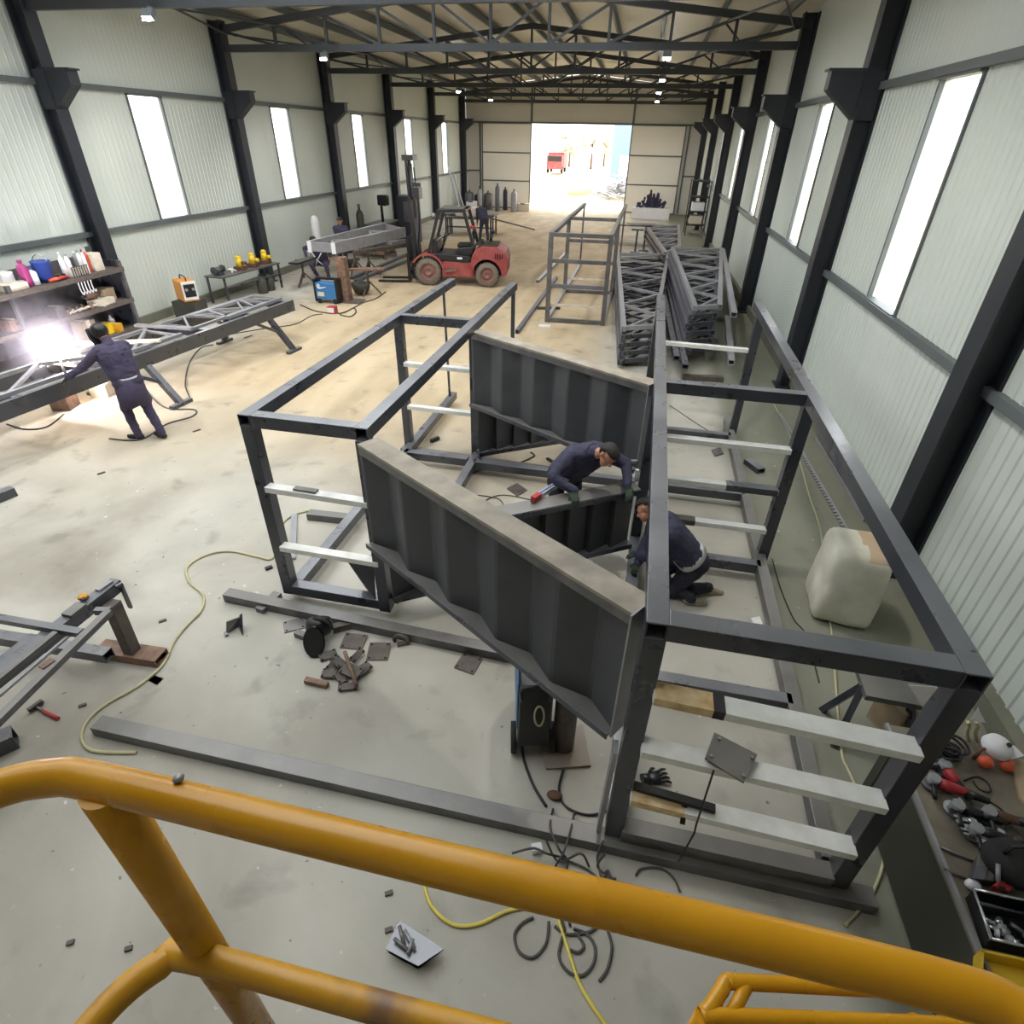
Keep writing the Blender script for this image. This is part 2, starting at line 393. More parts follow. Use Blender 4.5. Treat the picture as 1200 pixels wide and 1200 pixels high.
# end wall with the gate
GX0, GX1, GZ = -7.5, -.98, 4.93
mb = MB()
def gable(mb, Y, t, x0, x1, z0):
    def zr(x): return 6.72+.78*(1-abs(x-RX)/7.75)
    xs = [x0] + ([RX] if x0 < RX < x1 else []) + [x1]
    pts = [(x0, z0)]+[(x1, z0)]+[(x, zr(x)) for x in xs[::-1]]
    mb.prism(pts, t, Mat(((1, 0, 0), (0, 0, -1), (0, 1, 0))), (0, Y, 0))
gable(mb, YE+.06, .1, XL, GX0, 4.93); gable(mb, YE+.06, .1, GX0, GX1, 4.93); gable(mb, YE+.06, .1, GX1, XR, 4.93)
mb.box(((XL+GX0)/2, YE+.06, 2.46), (GX0-XL, .1, 4.93)); mb.box(((XR+GX1)/2, YE+.06, 2.46), (XR-GX1, .1, 4.93))
we = struct(mb.build('wall_end', 'endwall'))
tb = MB()
for x in (GX0, GX1): tb.box((x, YE-.02, 6.0), (.14, .06, 2.0))
tb.box((RX, YE-.04, 4.95), (14.6, .08, .1)); tb.box((RX, YE-.04, 6.05), (15.2, .08, .09))
for x in (XL+.95, XR-.95): tb.box((x, YE-.02, 2.5), (.1, .06, 4.9))
for x0, x1 in ((XL, XL+.95), (XR-.95, XR)): tb.box(((x0+x1)/2, YE-.02, 2.2), (x1-x0, .06, .08))
struct(tb.build('trim_1', 'girt'))
for nm, x0, x1 in (('door_1', -10.75, GX0+.02), ('door_2', GX1-.02, 2.3)):
    t = bpy.data.objects.new(nm, None); COL.objects.link(t); t.location = ((x0+x1)/2, YE-.12, 0); struct(t)
    for k in range(3):
        struct(MB().box(((x0+x1)/2, YE-.13, .82+1.63*k), (x1-x0-.06, .08, 1.57)).build('door_panel', 'door', t))
    f = MB()
    for x in (x0, x1): f.box((x, YE-.13, 2.46), (.07, .1, 4.88))
    for k in range(4): f.box(((x0+x1)/2, YE-.13, .03+1.63*k), (x1-x0, .1, .06))
    struct(f.build('door_frame', 'girt', t))
# back wall behind the viewer, unseen, closed to keep light from behind low
mb = MB()
gable(mb, YB-.06, .1, XL, XR, 0)
struct(mb.build('wall_back', 'endwall'))
# roof
mb = MB()
zr = 7.52
SKY_Y0, SKY_Y1 = .5, 16.8            # unseen roof strips, added and left open to bring daylight onto the near floor
ADDED_SKYL = []
for xe, sg in ((XL-.1, 1), (XR+.1, -1)):
    wdt = abs(RX-xe)
    def P(t, y): return Vec((xe+sg*wdt*t, y, 6.72+(zr-6.72)*t))
    ta_, tb_ = (.4, .9) if sg > 0 else (.55, .92)
    for t0, t1, ya, yb in ((0, ta_, YB-.1, YE+.1), (tb_, 1, YB-.1, YE+.1), (ta_, tb_, YB-.1, SKY_Y0), (ta_, tb_, SKY_Y1, YE+.1)):
        mb.slab([P(t0, ya), P(t1, ya), P(t1, yb), P(t0, yb)], .1*sg)
    ADDED_SKYL.append([P(ta_, SKY_Y0), P(tb_, SKY_Y0), P(tb_, SKY_Y1), P(ta_, SKY_Y1)])
ce = struct(mb.build('ceiling', 'roof'))
for k in range(-5, 6):
    if k == 0: continue
    x = RX+k*1.4; z = zr-.13-abs(k)*1.4*.8/7.75
    p = MB(); p.box((x, (YB+YE)/2, z), (.07, YE-YB, .16)); p.box((x+.04, (YB+YE)/2, z+.08), (.09, YE-YB, .015))
    struct(p.build('purlin', 'girt', ce))
struct(MB().box((RX-.2, (YB+YE)/2, zr-.12), (.07, YE-YB, .16)).build('purlin', 'girt', ce))
struct(MB().box((RX+.2, (YB+YE)/2, zr-.12), (.07, YE-YB, .16)).build('purlin', 'girt', ce))

for q in ADDED_SKYL:
    wi += 1
    struct(MB().slab(q, .02).build('window_%d' % wi, 'pane'))  # panes of the added roof openings, out of view
# ------------------------------------------------------------------ columns
def column(name, label, x, y, s, group=None):
    # s: direction towards the hall
    t = thing(name, label, 'column', (x, y, 0), group)
    b = MB()
    xi, xo = x+s*.15, x-s*.15
    b.box((xi, y, 3.3), (.03, .3, 6.6)); b.box((xo, y, 3.3), (.03, .3, 6.6)); b.box((x, y, 3.3), (.3, .025, 6.6))
    b.build('shaft', 'col', t)
    c = MB()
    M = Mat(((s, 0, 0), (0, 0, -1), (0, 1, 0)))
    c.prism([(.15, 4.42), (.66, 4.82), (.66, 5.06), (-.12, 5.06), (-.12, 4.42)], .26, M, (x, y, 0))
    c.box((x+s*.36, y, 5.07), (.7, .3, .03))
    c.build('corbel', 'col', t)
    MB().box((x, y, .015), (.46, .42, .03)).build('base_plate', 'col', t)
    return t
lc = {12.: 'nearest dark steel column of the left wall, behind the tool shelves', 18.1: 'dark steel column at the end of the grinder table by the left wall',
      24.2: 'dark steel column of the left wall behind the grey truss on its stand', 30.3: 'dark steel column of the left wall just left of the forklift mast',
      36.6: 'dark steel column of the left wall right of the forklift mast', 42.9: 'dark steel column in the far left corner of the hall'}
for y in CY[3:]: column('steel_column', lc[y], -11.68, y, 1, 'columns of the left wall')
rc = {6.: 'nearest dark steel column of the right wall, behind the corner of the big frame', 12.: 'second dark steel column of the right wall, between the two nearest windows',
      18.1: 'third dark steel column of the right wall counted from the viewer', 24.2: 'fourth dark steel column of the right wall counted from the viewer',
      30.3: 'fifth dark steel column of the right wall counted from the viewer', 36.6: 'sixth dark steel column of the right wall counted from the viewer',
      42.9: 'dark steel column in the far right corner of the hall'}
for y in CY[2:]: column('steel_column', rc[y], 3.33, y, -1, 'columns of the right wall')
# ------------------------------------------------------------------ roof trusses
def truss(y, label):
    x0, x1 = -11.5, 3.2; n = 10; dx = (x1-x0)/n; zb = 6.01
    def zt(x): return 6.42+.78*(1-abs(x-RX)/7.35)
    t = thing('roof_truss', label, 'roof truss', (RX, y, zb), 'roof trusses')
    MB().bar((x0, y, zb), (x1, y, zb), .12, .16).build('bottom_chord', 'truss', t)
    MB().bar((x0-.25, y, zt(x0-.25)), (RX, y, zt(RX)), .12, .15).build('top_chord', 'truss', t)
    MB().bar((RX, y, zt(RX)), (x1+.2, y, zt(x1+.2)), .12, .15).build('top_chord', 'truss', t)
    for i in range(n+1):
        x = x0+i*dx
        if 0 < i < n: MB().bar((x, y, zb+.05), (x, y, zt(x)-.05), .07, .07).build('vertical_web', 'truss', t)
        if i < n:
            a, b = (x, x+dx) if i < n/2 else (x+dx, x)
            MB().bar((a, y, zt(a)-.06), (b, y, zb+.06), .06, .06, up=(0, 1, 0)).build('diagonal_web', 'truss', t)
    return t
tl = {12.: 'nearest dark steel roof truss, crossing the very top of the picture', 18.1: 'second nearest dark steel roof truss', 24.2: 'third nearest dark steel roof truss',
      30.3: 'fourth dark steel roof truss counted from the viewer', 36.6: 'fifth dark steel roof truss counted from the viewer', 42.9: 'farthest dark steel roof truss, just before the end wall'}
for y in CY[3:]: truss(y, tl[y])
for k, y in enumerate(CY[3:7]):          # horizontal cross bracing in the eaves
    for s, x in ((1, -11.3), (-1, 3.0)):
        nm = 'left' if s > 0 else 'right'
        o = thing('roof_brace', 'thin crossed eaves bracing on the %s, in the %s roof bay' % (nm, ['nearest', 'second', 'third', 'fourth'][k]), 'roof brace', (x, y, 6.3), 'eaves braces')
        MB().cyl((x, y+.1, 6.3), (x+s*1.5, y+5.9, 6.45), .025, n=6).build('brace_rod', 'truss', o)
        MB().cyl((x, y+5.9, 6.28), (x+s*1.5, y+.1, 6.43), .025, n=6).build('brace_rod', 'truss', o)
# ------------------------------------------------------------------ floodlights on the trusses
def flood(x, y, label):
    t = thing('floodlight', label, 'lamp', (x, y, 5.92), 'floodlights under the trusses')
    MB().box((x, y-.1, 5.91), (.05, .14, .06)).build('bracket', 'girt', t)
    b = MB(); b.box((x, y-.2, 5.82), (.2, .1, .15), M=Mat.Rotation(R(-35), 3, 'X')); b.build('housing', 'girt', t)
    l = MB(); l.box((x, y-.255, 5.775), (.17, .012, .12), M=Mat.Rotation(R(-35), 3, 'X')); l.build('lamp_lens', 'lens', t)
for x, y, lb in ((-8.9, 12, 'lit floodlight high on the left on the nearest roof truss'), (-8.6, 18.1, 'lit floodlight on the left under the second roof truss'),
                 (-8.35, 30.3, 'lit floodlight on the left under the fourth roof truss'), (-8.35, 36.6, 'lit floodlight on the left under the fifth roof truss'),
                 (.23, 18.1, 'lit floodlight on the right under the second roof truss'), (.25, 24.2, 'lit floodlight on the right under the third roof truss'),
                 (.24, 30.3, 'lit floodlight on the right under the fourth roof truss'), (.27, 36.6, 'lit floodlight on the right under the fifth roof truss')):
    flood(x, y, lb)
# ------------------------------------------------------------------ outside, seen through the gate
bc = AY(731, 195, 84)
t = thing('blue_building', 'pale blue sheet-clad building outside right of the gate', 'building', (bc.x, 85, 0))
M_['bluewall'] = mat('pale_blue_cladding', H(112, 134, 162), .6, 0, .06, .4)
MB().box((bc.x+1.4, 88, 3.6), (6.0, 8, 7.2)).build('wall', 'bluewall', t)
MB().box((bc.x+.3, 83.95, 1.4), (1.8, .15, 2.2)).build('doorway', 'whitepl', t)
MB().box((bc.x+1.4, 88, 7.3), (6.4, 8.4, .25)).build('roof', 'girt', t)
bx = AY(652, 187, 96); X0 = bx.x
t = thing('red_truck', 'small red truck parked outside beyond the gate', 'truck', (X0, 96, 0))
MB().box((X0, 97.5, 1.55), (2.3, 4.2, 1.9)).build('cargo_box', 'redpaint', t)
MB().box((X0, 94.8, 1.35), (2.2, 1.4, 1.7)).build('cab', 'redpaint', t)
MB().box((X0, 94.08, 1.75), (1.9, .06, .6)).build('windscreen', 'glassdark', t)
for dx in (-1.0, 1.0):
    for y in (94.8, 98.4): MB().cyl((X0+dx-.14, y, .42), (X0+dx+.14, y, .42), .42, n=16).build('wheel', 'blackrub', t)
random.seed(3)
t = thing('scrap_heap', 'heap of grey scrap bars outside right of the gate', 'scrap heap', (-1.6, 58, 0))
b = MB()
for k in range(90):
    a = random.uniform(0, PI); r = abs(random.gauss(0, 1.0)); c = Vec((-1.9+random.gauss(0, .9), 58+random.gauss(0, 1.6), 0)); c.z = max(.1, 1.9-1.0*abs(c.x+1.9)-.25*abs(c.y-58))*random.uniform(.2, 1)
    d = Vec((math.cos(a), math.sin(a), random.uniform(-.4, .4)))*random.uniform(.5, 1.1)
    b.bar(c-d, c+d, .12, .1)
o = b.build('bars', 'lightsteel', t); o['kind'] = 'stuff'
o = MB().ball((-5.8, 64, -.15), (1.2, 5, .3)).build('grass_patch', 'grass'); tag(o, 'low green grass patch on the bright ground outside the gate', 'grass', kind='stuff')
M_['leaf'] = mat('grey_green_foliage', H(196, 192, 178), .9, 0, .15, 2)
for k, (px, h, lb) in enumerate(((694, 7, 'bare pale tree outside, right of the red truck'), (668, 5, 'small pale tree outside just right of the red truck'), (709, 6, 'pale tree outside left of the blue building'))):
    p = AY(px, 175, 110+k*7); p.z = 0; t = thing('tree', lb, 'tree', p, 'trees outside the gate')
    MB().cyl(p, p+Vec((0, 0, h*.6)), .18, .1, 8).build('trunk', 'brown', t)
    b = MB()
    for j in range(26):
        q = p+Vec((random.gauss(0, 1.1), random.gauss(0, 1.1), h*.62+random.gauss(0, .9))); b.ball(q, random.uniform(.35, .8), 8)
    b.build('foliage', 'leaf', t)
# ------------------------------------------------------------------ light
W = bpy.data.worlds.new('sky'); SC.world = W; W.use_nodes = True
bg = W.node_tree.nodes['Background']; 
N = W.node_tree.nodes; L = W.node_tree.links
sk = N.new('ShaderNodeTexSky'); sk.sky_type = 'HOSEK_WILKIE'; sk.turbidity = 9; sk.ground_albedo = .5; sk.sun_direction = Vec((.4, .5, .75)).normalized()
mx = N.new('ShaderNodeMix'); mx.data_type = 'RGBA'; mx.inputs[0].default_value = .85; mx.inputs[7].default_value = (1, 1, 1.0, 1)
L.new(sk.outputs[0], mx.inputs[6]); L.new(mx.outputs[2], bg.inputs[0]); bg.inputs[1].default_value = SKY
def lamp(x, y, z, e, r=.15, col=(1, .95, .88)):
    l = bpy.data.lights.new('floodlight_beam', 'SPOT'); l.energy = e; l.shadow_soft_size = r; l.color = col; l.spot_size = R(140); l.spot_blend = .6
    o = bpy.data.objects.new('floodlight_beam', l); COL.objects.link(o); o.location = (x, y, z); o.rotation_euler = (R(25), 0, 0)
for x, y in ((-8.9, 11.7), (-8.6, 17.8), (-8.35, 30), (-8.35, 36.3), (.23, 17.8), (.25, 23.9), (.24, 30), (.27, 36.3)): lamp(x, y-.12, 5.7, FLOOD)
for x in (-8.9, .25):  # unseen lamps without fixtures, added to light the near bay
    for y in (5.8,): lamp(x, y, 5.8, FLOOD)
SC.view_settings.view_transform = 'Standard'; SC.view_settings.look = 'None'; SC.view_settings.gamma = 1; SC.view_settings.use_curve_mapping = False
SC.view_settings.exposure = EXPO
SC.cycles.max_bounces = 10; SC.cycles.diffuse_bounces = 8; SC.cycles.glossy_bounces = 4; SC.cycles.transparent_max_bounces = 16
SC.cycles.use_denoising = True; SC.cycles.sample_clamp_indirect = 6
SC.cycles.caustics_reflective = False; SC.cycles.caustics_refractive = False
# ------------------------------------------------------------------ the big welded frame
TH = R(1.27)
def F(u, v, z=0): return Vec((math.cos(TH)*u+math.sin(TH)*v, -math.sin(TH)*u+math.cos(TH)*v, z))
uL, uM, uA, uB = -3.17, -2.1, .29, 1.72
fr = thing('welded_skeleton', 'big dark welded box frame with white rungs and black panels across mid floor', 'steel frame', F(-.7, 4, 0))
ZT, T = 2.04, .115
def fbar(name, p, q, w=T, h=T, mat_='steel', hollow=True, bev=.004):
    return MB().bar(p, q, w, h, hollow=hollow).build(name, mat_, fr, bev=bev)
fbar('top_rail', F(uL, 3.94, ZT), F(uL, 9.85, ZT)); fbar('top_rail', F(uM, 3.94, ZT), F(uM, 9.85, ZT))
fbar('top_rail', F(uA, 2.2, ZT), F(uA, 9.63, ZT)); fbar('top_rail', F(uB, 2.2, ZT), F(uB, 9.63, ZT))
for v, a, b in ((4.0, uL, uM), (7.42, uL, uM), (2.26, uA, uB), (5.74, uA, uB)):
    fbar('cross_rail', F(a+T/2, v, ZT), F(b-T/2, v, ZT), hollow=False)
ZB = .16
for u, v in ((uL, 4.0), (uM, 3.98), (uL, 7.42), (uM, 7.36), (uA, 2.26), (uB, 2.26), (uA, 5.74), (uB, 5.74), (uB, 9.15), (uA, 9.15)):
    fbar('post', F(u, v, .1), F(u, v, ZT-T/2), hollow=False)
fbar('back_post', F(uM, 9.8, .1), F(uM, 9.8, ZT-T/2), .06, .06, hollow=False)
fbar('prop_rod', F(uL+.05, 9.3, .1), F(uL+.02, 9.3, ZT-T/2), .035, .035, hollow=False)
for u, a, b in ((uL+.06, 4.0, 9.5), (uM+.03, 4.0, 9.2), (uB-.04, 2.26, 9.6), (uA, 2.26, 9.6)):
    fbar('bottom_rail', F(u, a+.06, ZB), F(u, b, ZB), mat_='steel_dust' if u > 1 else 'steel', hollow=False)
for v, a, b in ((4.0, uL, uM), (7.1, uL, uM), (2.24, uA, uB), (3.62, uA, uB), (5.5, uA, uB), (7.05, uM, uB), (8.9, uA, uB)):
    fbar('floor_beam', F(a+.05, v, ZB), F(b-.05, v, ZB), hollow=False, mat_='steel_dust' if v == 2.24 else 'steel')
# white painted rungs, with the sleeves and burns they carry
def rung(z0, z1, v, a, b, mat_='white_bar', w=.095, h=.055):
    return fbar('white_rung', F(a, v, z0), F(b, v, z1), w, h, mat_, False, .003)
rr = [rung(z, z-.07, 2.2, uA+.05, uB-.05, w=.12) for z in (1.6, 1.13, .64)]
MB().bar(F(uA+.055, 2.2, 1.6), F(uA+.4, 2.2, 1.583), .122, .057).build('burnt_end', 'burn', rr[0])
MB().bar(F(uA+.36, 2.2, 1.586), F(uA+.42, 2.2, 1.583), .124, .06).build('weld_scorch', 'burnmark', rr[0])
MB().bar(F(uA+.055, 2.2, .64), F(uA+.38, 2.2, .623), .122, .057).build('burnt_end', 'burn', rr[2])
r2 = [rung(z, z, 5.7, uA+.05, uB-.05) for z in (1.5, 1.02, .52)]
rung(1.5, 1.48, 9.15, uA+.05, uB-.05)
r3 = [rung(1.38, 1.36, 3.96, uL+.05, uM), rung(.71, .7, 3.96, uL+.05, uM), rung(1.43, 1.42, 7.38, uL+.05, uM-.02), rung(.79, .78, 7.38, uL+.05, uM-.02)]
MB().bar(F(uL+.33, 3.96, 1.413), F(uL+.55, 3.96, 1.41), .06, .02).build('rung_mark', 'steel_dust', r3[0])
s1 = MB().bar(F(uA+.85, 5.7, 1.02), F(uB-.06, 5.7, 1.02), .11, .07).build('dark_sleeve', 'steel', r2[1])
s2 = MB().bar(F(uA+.06, 5.7, .52), F(uA+.62, 5.7, .52), .105, .065).build('dark_sleeve', 'rustdark', r2[2])
# folded sheet panels between the two boxes
def folded(A, B, z0, z1, depth=.08, zig=True):
    A, B = Vec(A), Vec(B); a = (B-A); Ln = a.length; a.normalize(); n = Vec((a.y, -a.x, 0))   # n points to the viewer side
    prof = []; nb = max(2, round(Ln/.265)); w_ = Ln/nb
    if zig:          # shallow trapezoid folds: flat, slope, flat, slope
        prof = [(0, depth)]
        for k in range(nb): prof += [(k*w_+w_*.12, prof[-1][1]), ((k+1)*w_, depth*(k % 2))]
    else:
        for k in range(nb): prof += [(k*w_, depth), (min(Ln, (k+1)*w_-.004), 0)]
    m_ = MB(); t = .006; N_ = len(prof); vs = []
    for off in (0, t):
        for s, d in prof: 
            for z in (z0, z1): p = A+a*s+n*(d-.06+off); vs.append(Vec((p.x, p.y, z)))
    fs = []
    for k in range(2):
        fs += [(k*2*N_+2*i, k*2*N_+2*i+2, k*2*N_+2*i+3, k*2*N_+2*i+1) for i in range(N_-1)]
    for i in range(N_-1):
        for z in (0, 1): fs.append((2*i+z, 2*i+2+z, 2*N_+2*i+2+z, 2*N_+2*i+z))
    for i in (0, N_-1): fs.append((2*i, 2*i+1, 2*N_+2*i+1, 2*N_+2*i))
    m_._add(vs, fs, False); return m_, a, n, Ln
def panel(A, B, z0, z1, kind):
    m_, a, n, Ln = folded(A, B, z0, z1, zig=(kind == 'upper'))
    p = m_.build('folded_panel', 'panel', fr)
    A, B = Vec(A), Vec(B); zc = lambda v, z: Vec((v.x, v.y, z))
    if kind == 'upper':
        MB().bar(zc(A-n*.06, z1+.012), zc(B-n*.06, z1+.012), .19, .024).build('top_flange', 'wood_cap', p)
        MB().bar(zc(A+n*.025, z1-.03), zc(B+n*.025, z1-.03), .012, .075).build('flange_lip', 'steel_dust', p)
        MB().bar(zc(A+n*.0, z0-.006), zc(B+n*.0, z0-.006), .17, .012).build('bottom_flange', 'steel_dust', p)
        MB().bar(zc(A+n*.085, z0-.01), zc(B+n*.085, z0-.01), .012, .05).build('flange_lip', 'steel', p)
        MB().box(zc(B+a*.008-n*.03, (z0+z1)/2), (.012, .18, z1-z0+.06), M=frame3(a)).build('end_plate', 'lightsteel', p)
        tb_ = MB(); tb_.box(zc(B+a*.05-n*.1, z1-.06), (.1, .012, .2), M=frame3(a)); tb = tb_.build('bolt_tab', 'midsteel', p)
        for k in (-.05, 0, .05): q = zc(B+a*.05-n*.1, z1-.06+k); MB().cyl(q-n*.008, q+n*.008, .014, n=10).build('bolt_hole', 'hole', p)
    else:
        MB().bar(zc(A-n*.05, z1+.01), zc(B-n*.05, z1+.01), .2, .02).build('top_flange', 'steel_dust', p)
        MB().bar(zc(A+n*.05, z1-.02), zc(B+n*.05, z1-.02), .012, .06).build('flange_lip', 'steel', p)
        MB().bar(zc(A-n*.02, z0+.03), zc(B-n*.02, z0+.03), .14, .06).build('sole_channel', 'steel', p)
    return p
U1A, U1B = F(uM+.03, 3.86), F(uA-.1, 2.37)
panel(U1A, U1B, 1.03, 1.985, 'upper')
panel(F(uM+.08, 3.98), F(uA-.06, 5.47), .22, .98, 'lower')
panel(F(uM+.03, 7.2), F(uA-.08, 5.84), 1.03, 1.985, 'upper')
panel(F(uM+.08, 7.2), F(uA-.06, 8.7), .22, .98, 'lower')
g_ = MB().slab([G(405, 655, .62), G(437, 650, .64), G(441, 705, .2), G(427, 687, .2)], .01).build('gusset_plate', 'panel', fr)
for px, py in ((745, 708), (747, 718)):
    pass
# bracket at the foot of the near panel
b = MB(); c = G(722, 842, 1.0); b.box(c, (.06, .05, .09), .3); b.build('clip_bracket', 'midsteel', fr)
# channel bolted beside the near middle post
b = MB(); b.bar(F(uA-.1, 2.26, .1), F(uA-.085, 2.27, .98), .03, .1); b.build('web_stiffener', 'lightsteel', fr)

# bearers the frame stands on
o = MB().bar(G(115, 850, .05), F(1.95, 2.2, .05), .13, .1, hollow=True).build('bearer_beam', 'steel_dust', bev=.004)
tag(o, 'long dusty steel beam on the floor under the near edge of the big frame', 'beam', 'bearers under the big frame')
o = MB().bar(G(266, 697, .05), G(602, 768, .05), .12, .1, hollow=True).build('bearer_beam', 'steel_dust', bev=.004)
tag(o, 'dusty steel beam on the floor under the left box of the frame, behind the scrap plates', 'beam', 'bearers under the big frame')
o = MB().bar(F(-3.3, 7.42, .05), F(-1.0, 7.3, .05), .12, .1, hollow=True).build('bearer_beam', 'steel_dust', bev=.004)
tag(o, 'dusty steel beam on the floor under the second posts of the left box', 'beam', 'bearers under the big frame')
o = MB().bar(G(304, 716, .03), G(326, 696, .03)+Vec((0, .0, 0)), .1, .06).build('beam_offcut', 'steel_dust', bev=.004)
tag(o, 'short steel offcut poking out from under the left bearer beam', 'offcut')
o = MB().bar(G(362, 603, .05), G(408, 608, .05), .12, .09, hollow=True).build('tube_offcut', 'steel_dust')
tag(o, 'dark square tube offcut on the floor inside the left box of the frame', 'offcut')
o = MB().bar(G(345, 603, .02), G(343, 655, .02), .07, .03).build('flat_bar', 'lightsteel')
tag(o, 'pale flat bar on the floor inside the left box of the frame', 'bar')
# plate lying on the middle rung of the near end
p = [G(837, 858, 1.165), G(888, 884, 1.165), G(872, 917, 1.165), G(826, 888, 1.165)]
o = MB().slab(p, .012).build('square_plate', 'steel_dust')
tag(o, 'dark square steel plate lying across the middle white rung at the near end', 'plate')
o['label'] = 'dark square steel plate lying across the middle white rung at the near end'
for q in (G(843, 866, 1.17), G(881, 888, 1.17), G(833, 886, 1.17), G(871, 909, 1.17)): MB().cyl(q, q+Vec((0, 0, .009)), .009, n=10).build('bolt_hole', 'lightsteel', o)
# hanging string on the lower near rung
q0 = G(839, 905, 1.1); q0 = F(.75, 2.13, 1.14)
o = MB().path([F(.74, 2.12, 1.15), F(.742, 2.11, .8), F(.745, 2.11, .61), F(.74, 2.08, .57), F(.7, 2.06, .25)], .006, 6).build('tie_rod', 'bcable')
tag(o, 'thin bent rod hanging from the square plate past the lowest near rung', 'rod')
# clamp on the lowest near rung
t = thing('bar_clamp', 'black bar clamp gripping the lowest white rung beside the middle post', 'clamp', G(775, 930, .68))
MB().bar(F(uA+.06, 2.23, .69), F(uA+.56, 2.2, .67), .05, .03).build('bar', 'black', t)
MB().bar(F(uA+.38, 2.2, .66), F(uA+.38, 2.12, .57), .03, .02).build('jaw', 'black', t)
def glove(name, label, px, py, z, ang, matn):
    t_ = MB(); c = G(px, py, z); M = rotz(ang)
    t_.ball(c+M @ Vec((0, 0, .03)), (.06, .05, .025), 10, M)
    for k in range(4):
        a = c+M @ Vec((.03, -.036+.024*k, .03)); t_.path([a, a+M @ Vec((.05, (k-1.5)*.008, .008)), a+M @ Vec((.085, (k-1.5)*.014, -.012))], [.013, .012, .009], 7)
    a = c+M @ Vec((-.02, .045, .03)); t_.path([a, a+M @ Vec((.03, .03, .0)), a+M @ Vec((.055, .035, -.01))], [.014, .012, .009], 7)
    t_.cyl(c+M @ Vec((-.04, 0, .03)), c+M @ Vec((-.1, 0, .03)), .04, .045, 10)
    return tag(t_.build(name, matn), label, 'glove')
glove('work_glove', 'black work glove on the floor behind the lowest near rung', 766, 914, 0, .4, 'black')
tag(MB().ball(G(650, 932, .025), (.06, .04, .025), 12).build('rag', 'brown'), 'little brown rag on the floor in front of the pipe stand', 'rag')
# ------------------------------------------------------------------ yellow guard rail in front of the viewer
ZR, rR = 3.52, .0198
rl = thing('guard_rail', 'yellow tubular guard rail crossing the foreground', 'guard rail', (0, .27, 2.55))
def rpt(px, py, z=ZR): return G(px, py, z)
A0, A1 = rpt(118, 917), rpt(1085, 1150)
top = [A0+Vec((-.16, -.42, 0)), A0+Vec((-.135, -.14, 0)), A0+Vec((-.125, -.075, 0)), A0+Vec((-.1, -.03, 0)), A0+Vec((-.055, -.006, 0)), A0, A0.lerp(A1, .3), A0.lerp(A1, .6), A1, A1+Vec((.07, -.012, 0)), A1+Vec((.13, -.05, 0)), A1+Vec((.16, -.12, 0)), A1+Vec((.17, -.3, 0))]
top = spline(top, 5)
MB().path(top, rR, 20).build('top_rail', 'yellow', rl)
ZM = 3.14
mp_ = [G(224, 1121, ZM), G(560, 1212, ZM)]
d_ = (mp_[1]-mp_[0]).normalized()
mid = spline([mp_[0]+Vec((-.1, -.42, 0)), mp_[0]+Vec((-.085, -.16, 0)), mp_[0]+Vec((-.07, -.07, 0)), mp_[0]+Vec((-.035, -.016, 0)), mp_[0], mp_[0]+d_*.3, mp_[0]+d_*.9], 5)
MB().path(mid, .019, 16).build('mid_rail', 'yellowworn', rl)
pb = Vec((A0.x+.008, A0.y-.005, 0))
MB().cyl((pb.x, pb.y, ZR-.0), (pb.x, pb.y, 2.5), .0235, n=20).build('post', 'yellow', rl)
MB().cyl((A1.x+.1, A1.y-.03, ZR-.02), (A1.x+.1, A1.y-.03, 2.5), .0235, n=20).build('post', 'yellow', rl)
dk = MB(); dk.box((.1, -.75, 2.47), (2.2, 1.86, .06)); dk.box((.1, .17, 2.5), (2.2, .02, .14)); dk.build('deck', 'midsteel', rl)
for x in (-.9, 1.1):
    for y in (-1.55, .1): MB().bar((x, y, 0), (x, y, 2.45), .1, .1).build('leg', 'yellowworn', rl)
scr = MB(); c = A0.lerp(A1, .115)+Vec((0, .012, .021)); scr.ball(c, (.006, .006, .004), 8); scr.build('bolt_head', 'lightsteel', rl)
# lower yellow gate frame
lg = thing('yellow_gate', 'small yellow tube gate below the foreground rail at lower right', 'gate', G(850, 1185, 2.3))
zz = 2.75
a, b_, c, d = G(852, 1150, zz), G(1010, 1158, zz), G(826, 1190, zz), G(1075, 1200, zz)
b2 = a+(b_-a)*3; d2 = c+(d-c)*2.2
MB().path(spline([b2, b_, a+(b_-a)*.12, a, a.lerp(c, .25), a.lerp(c, .75), c, c+(d-c)*.08, d, d2], 4), .014, 12).build('hoop', 'yellow', lg)
MB().cyl(a+(b_-a)*.16, c+(d-c)*.12, .012, n=12).build('bar', 'yellow', lg)
for q in (c, d): MB().cyl(q, Vec((q.x, q.y, 0)), .018, n=10).build('leg', 'yellow', lg)
import numpy as np
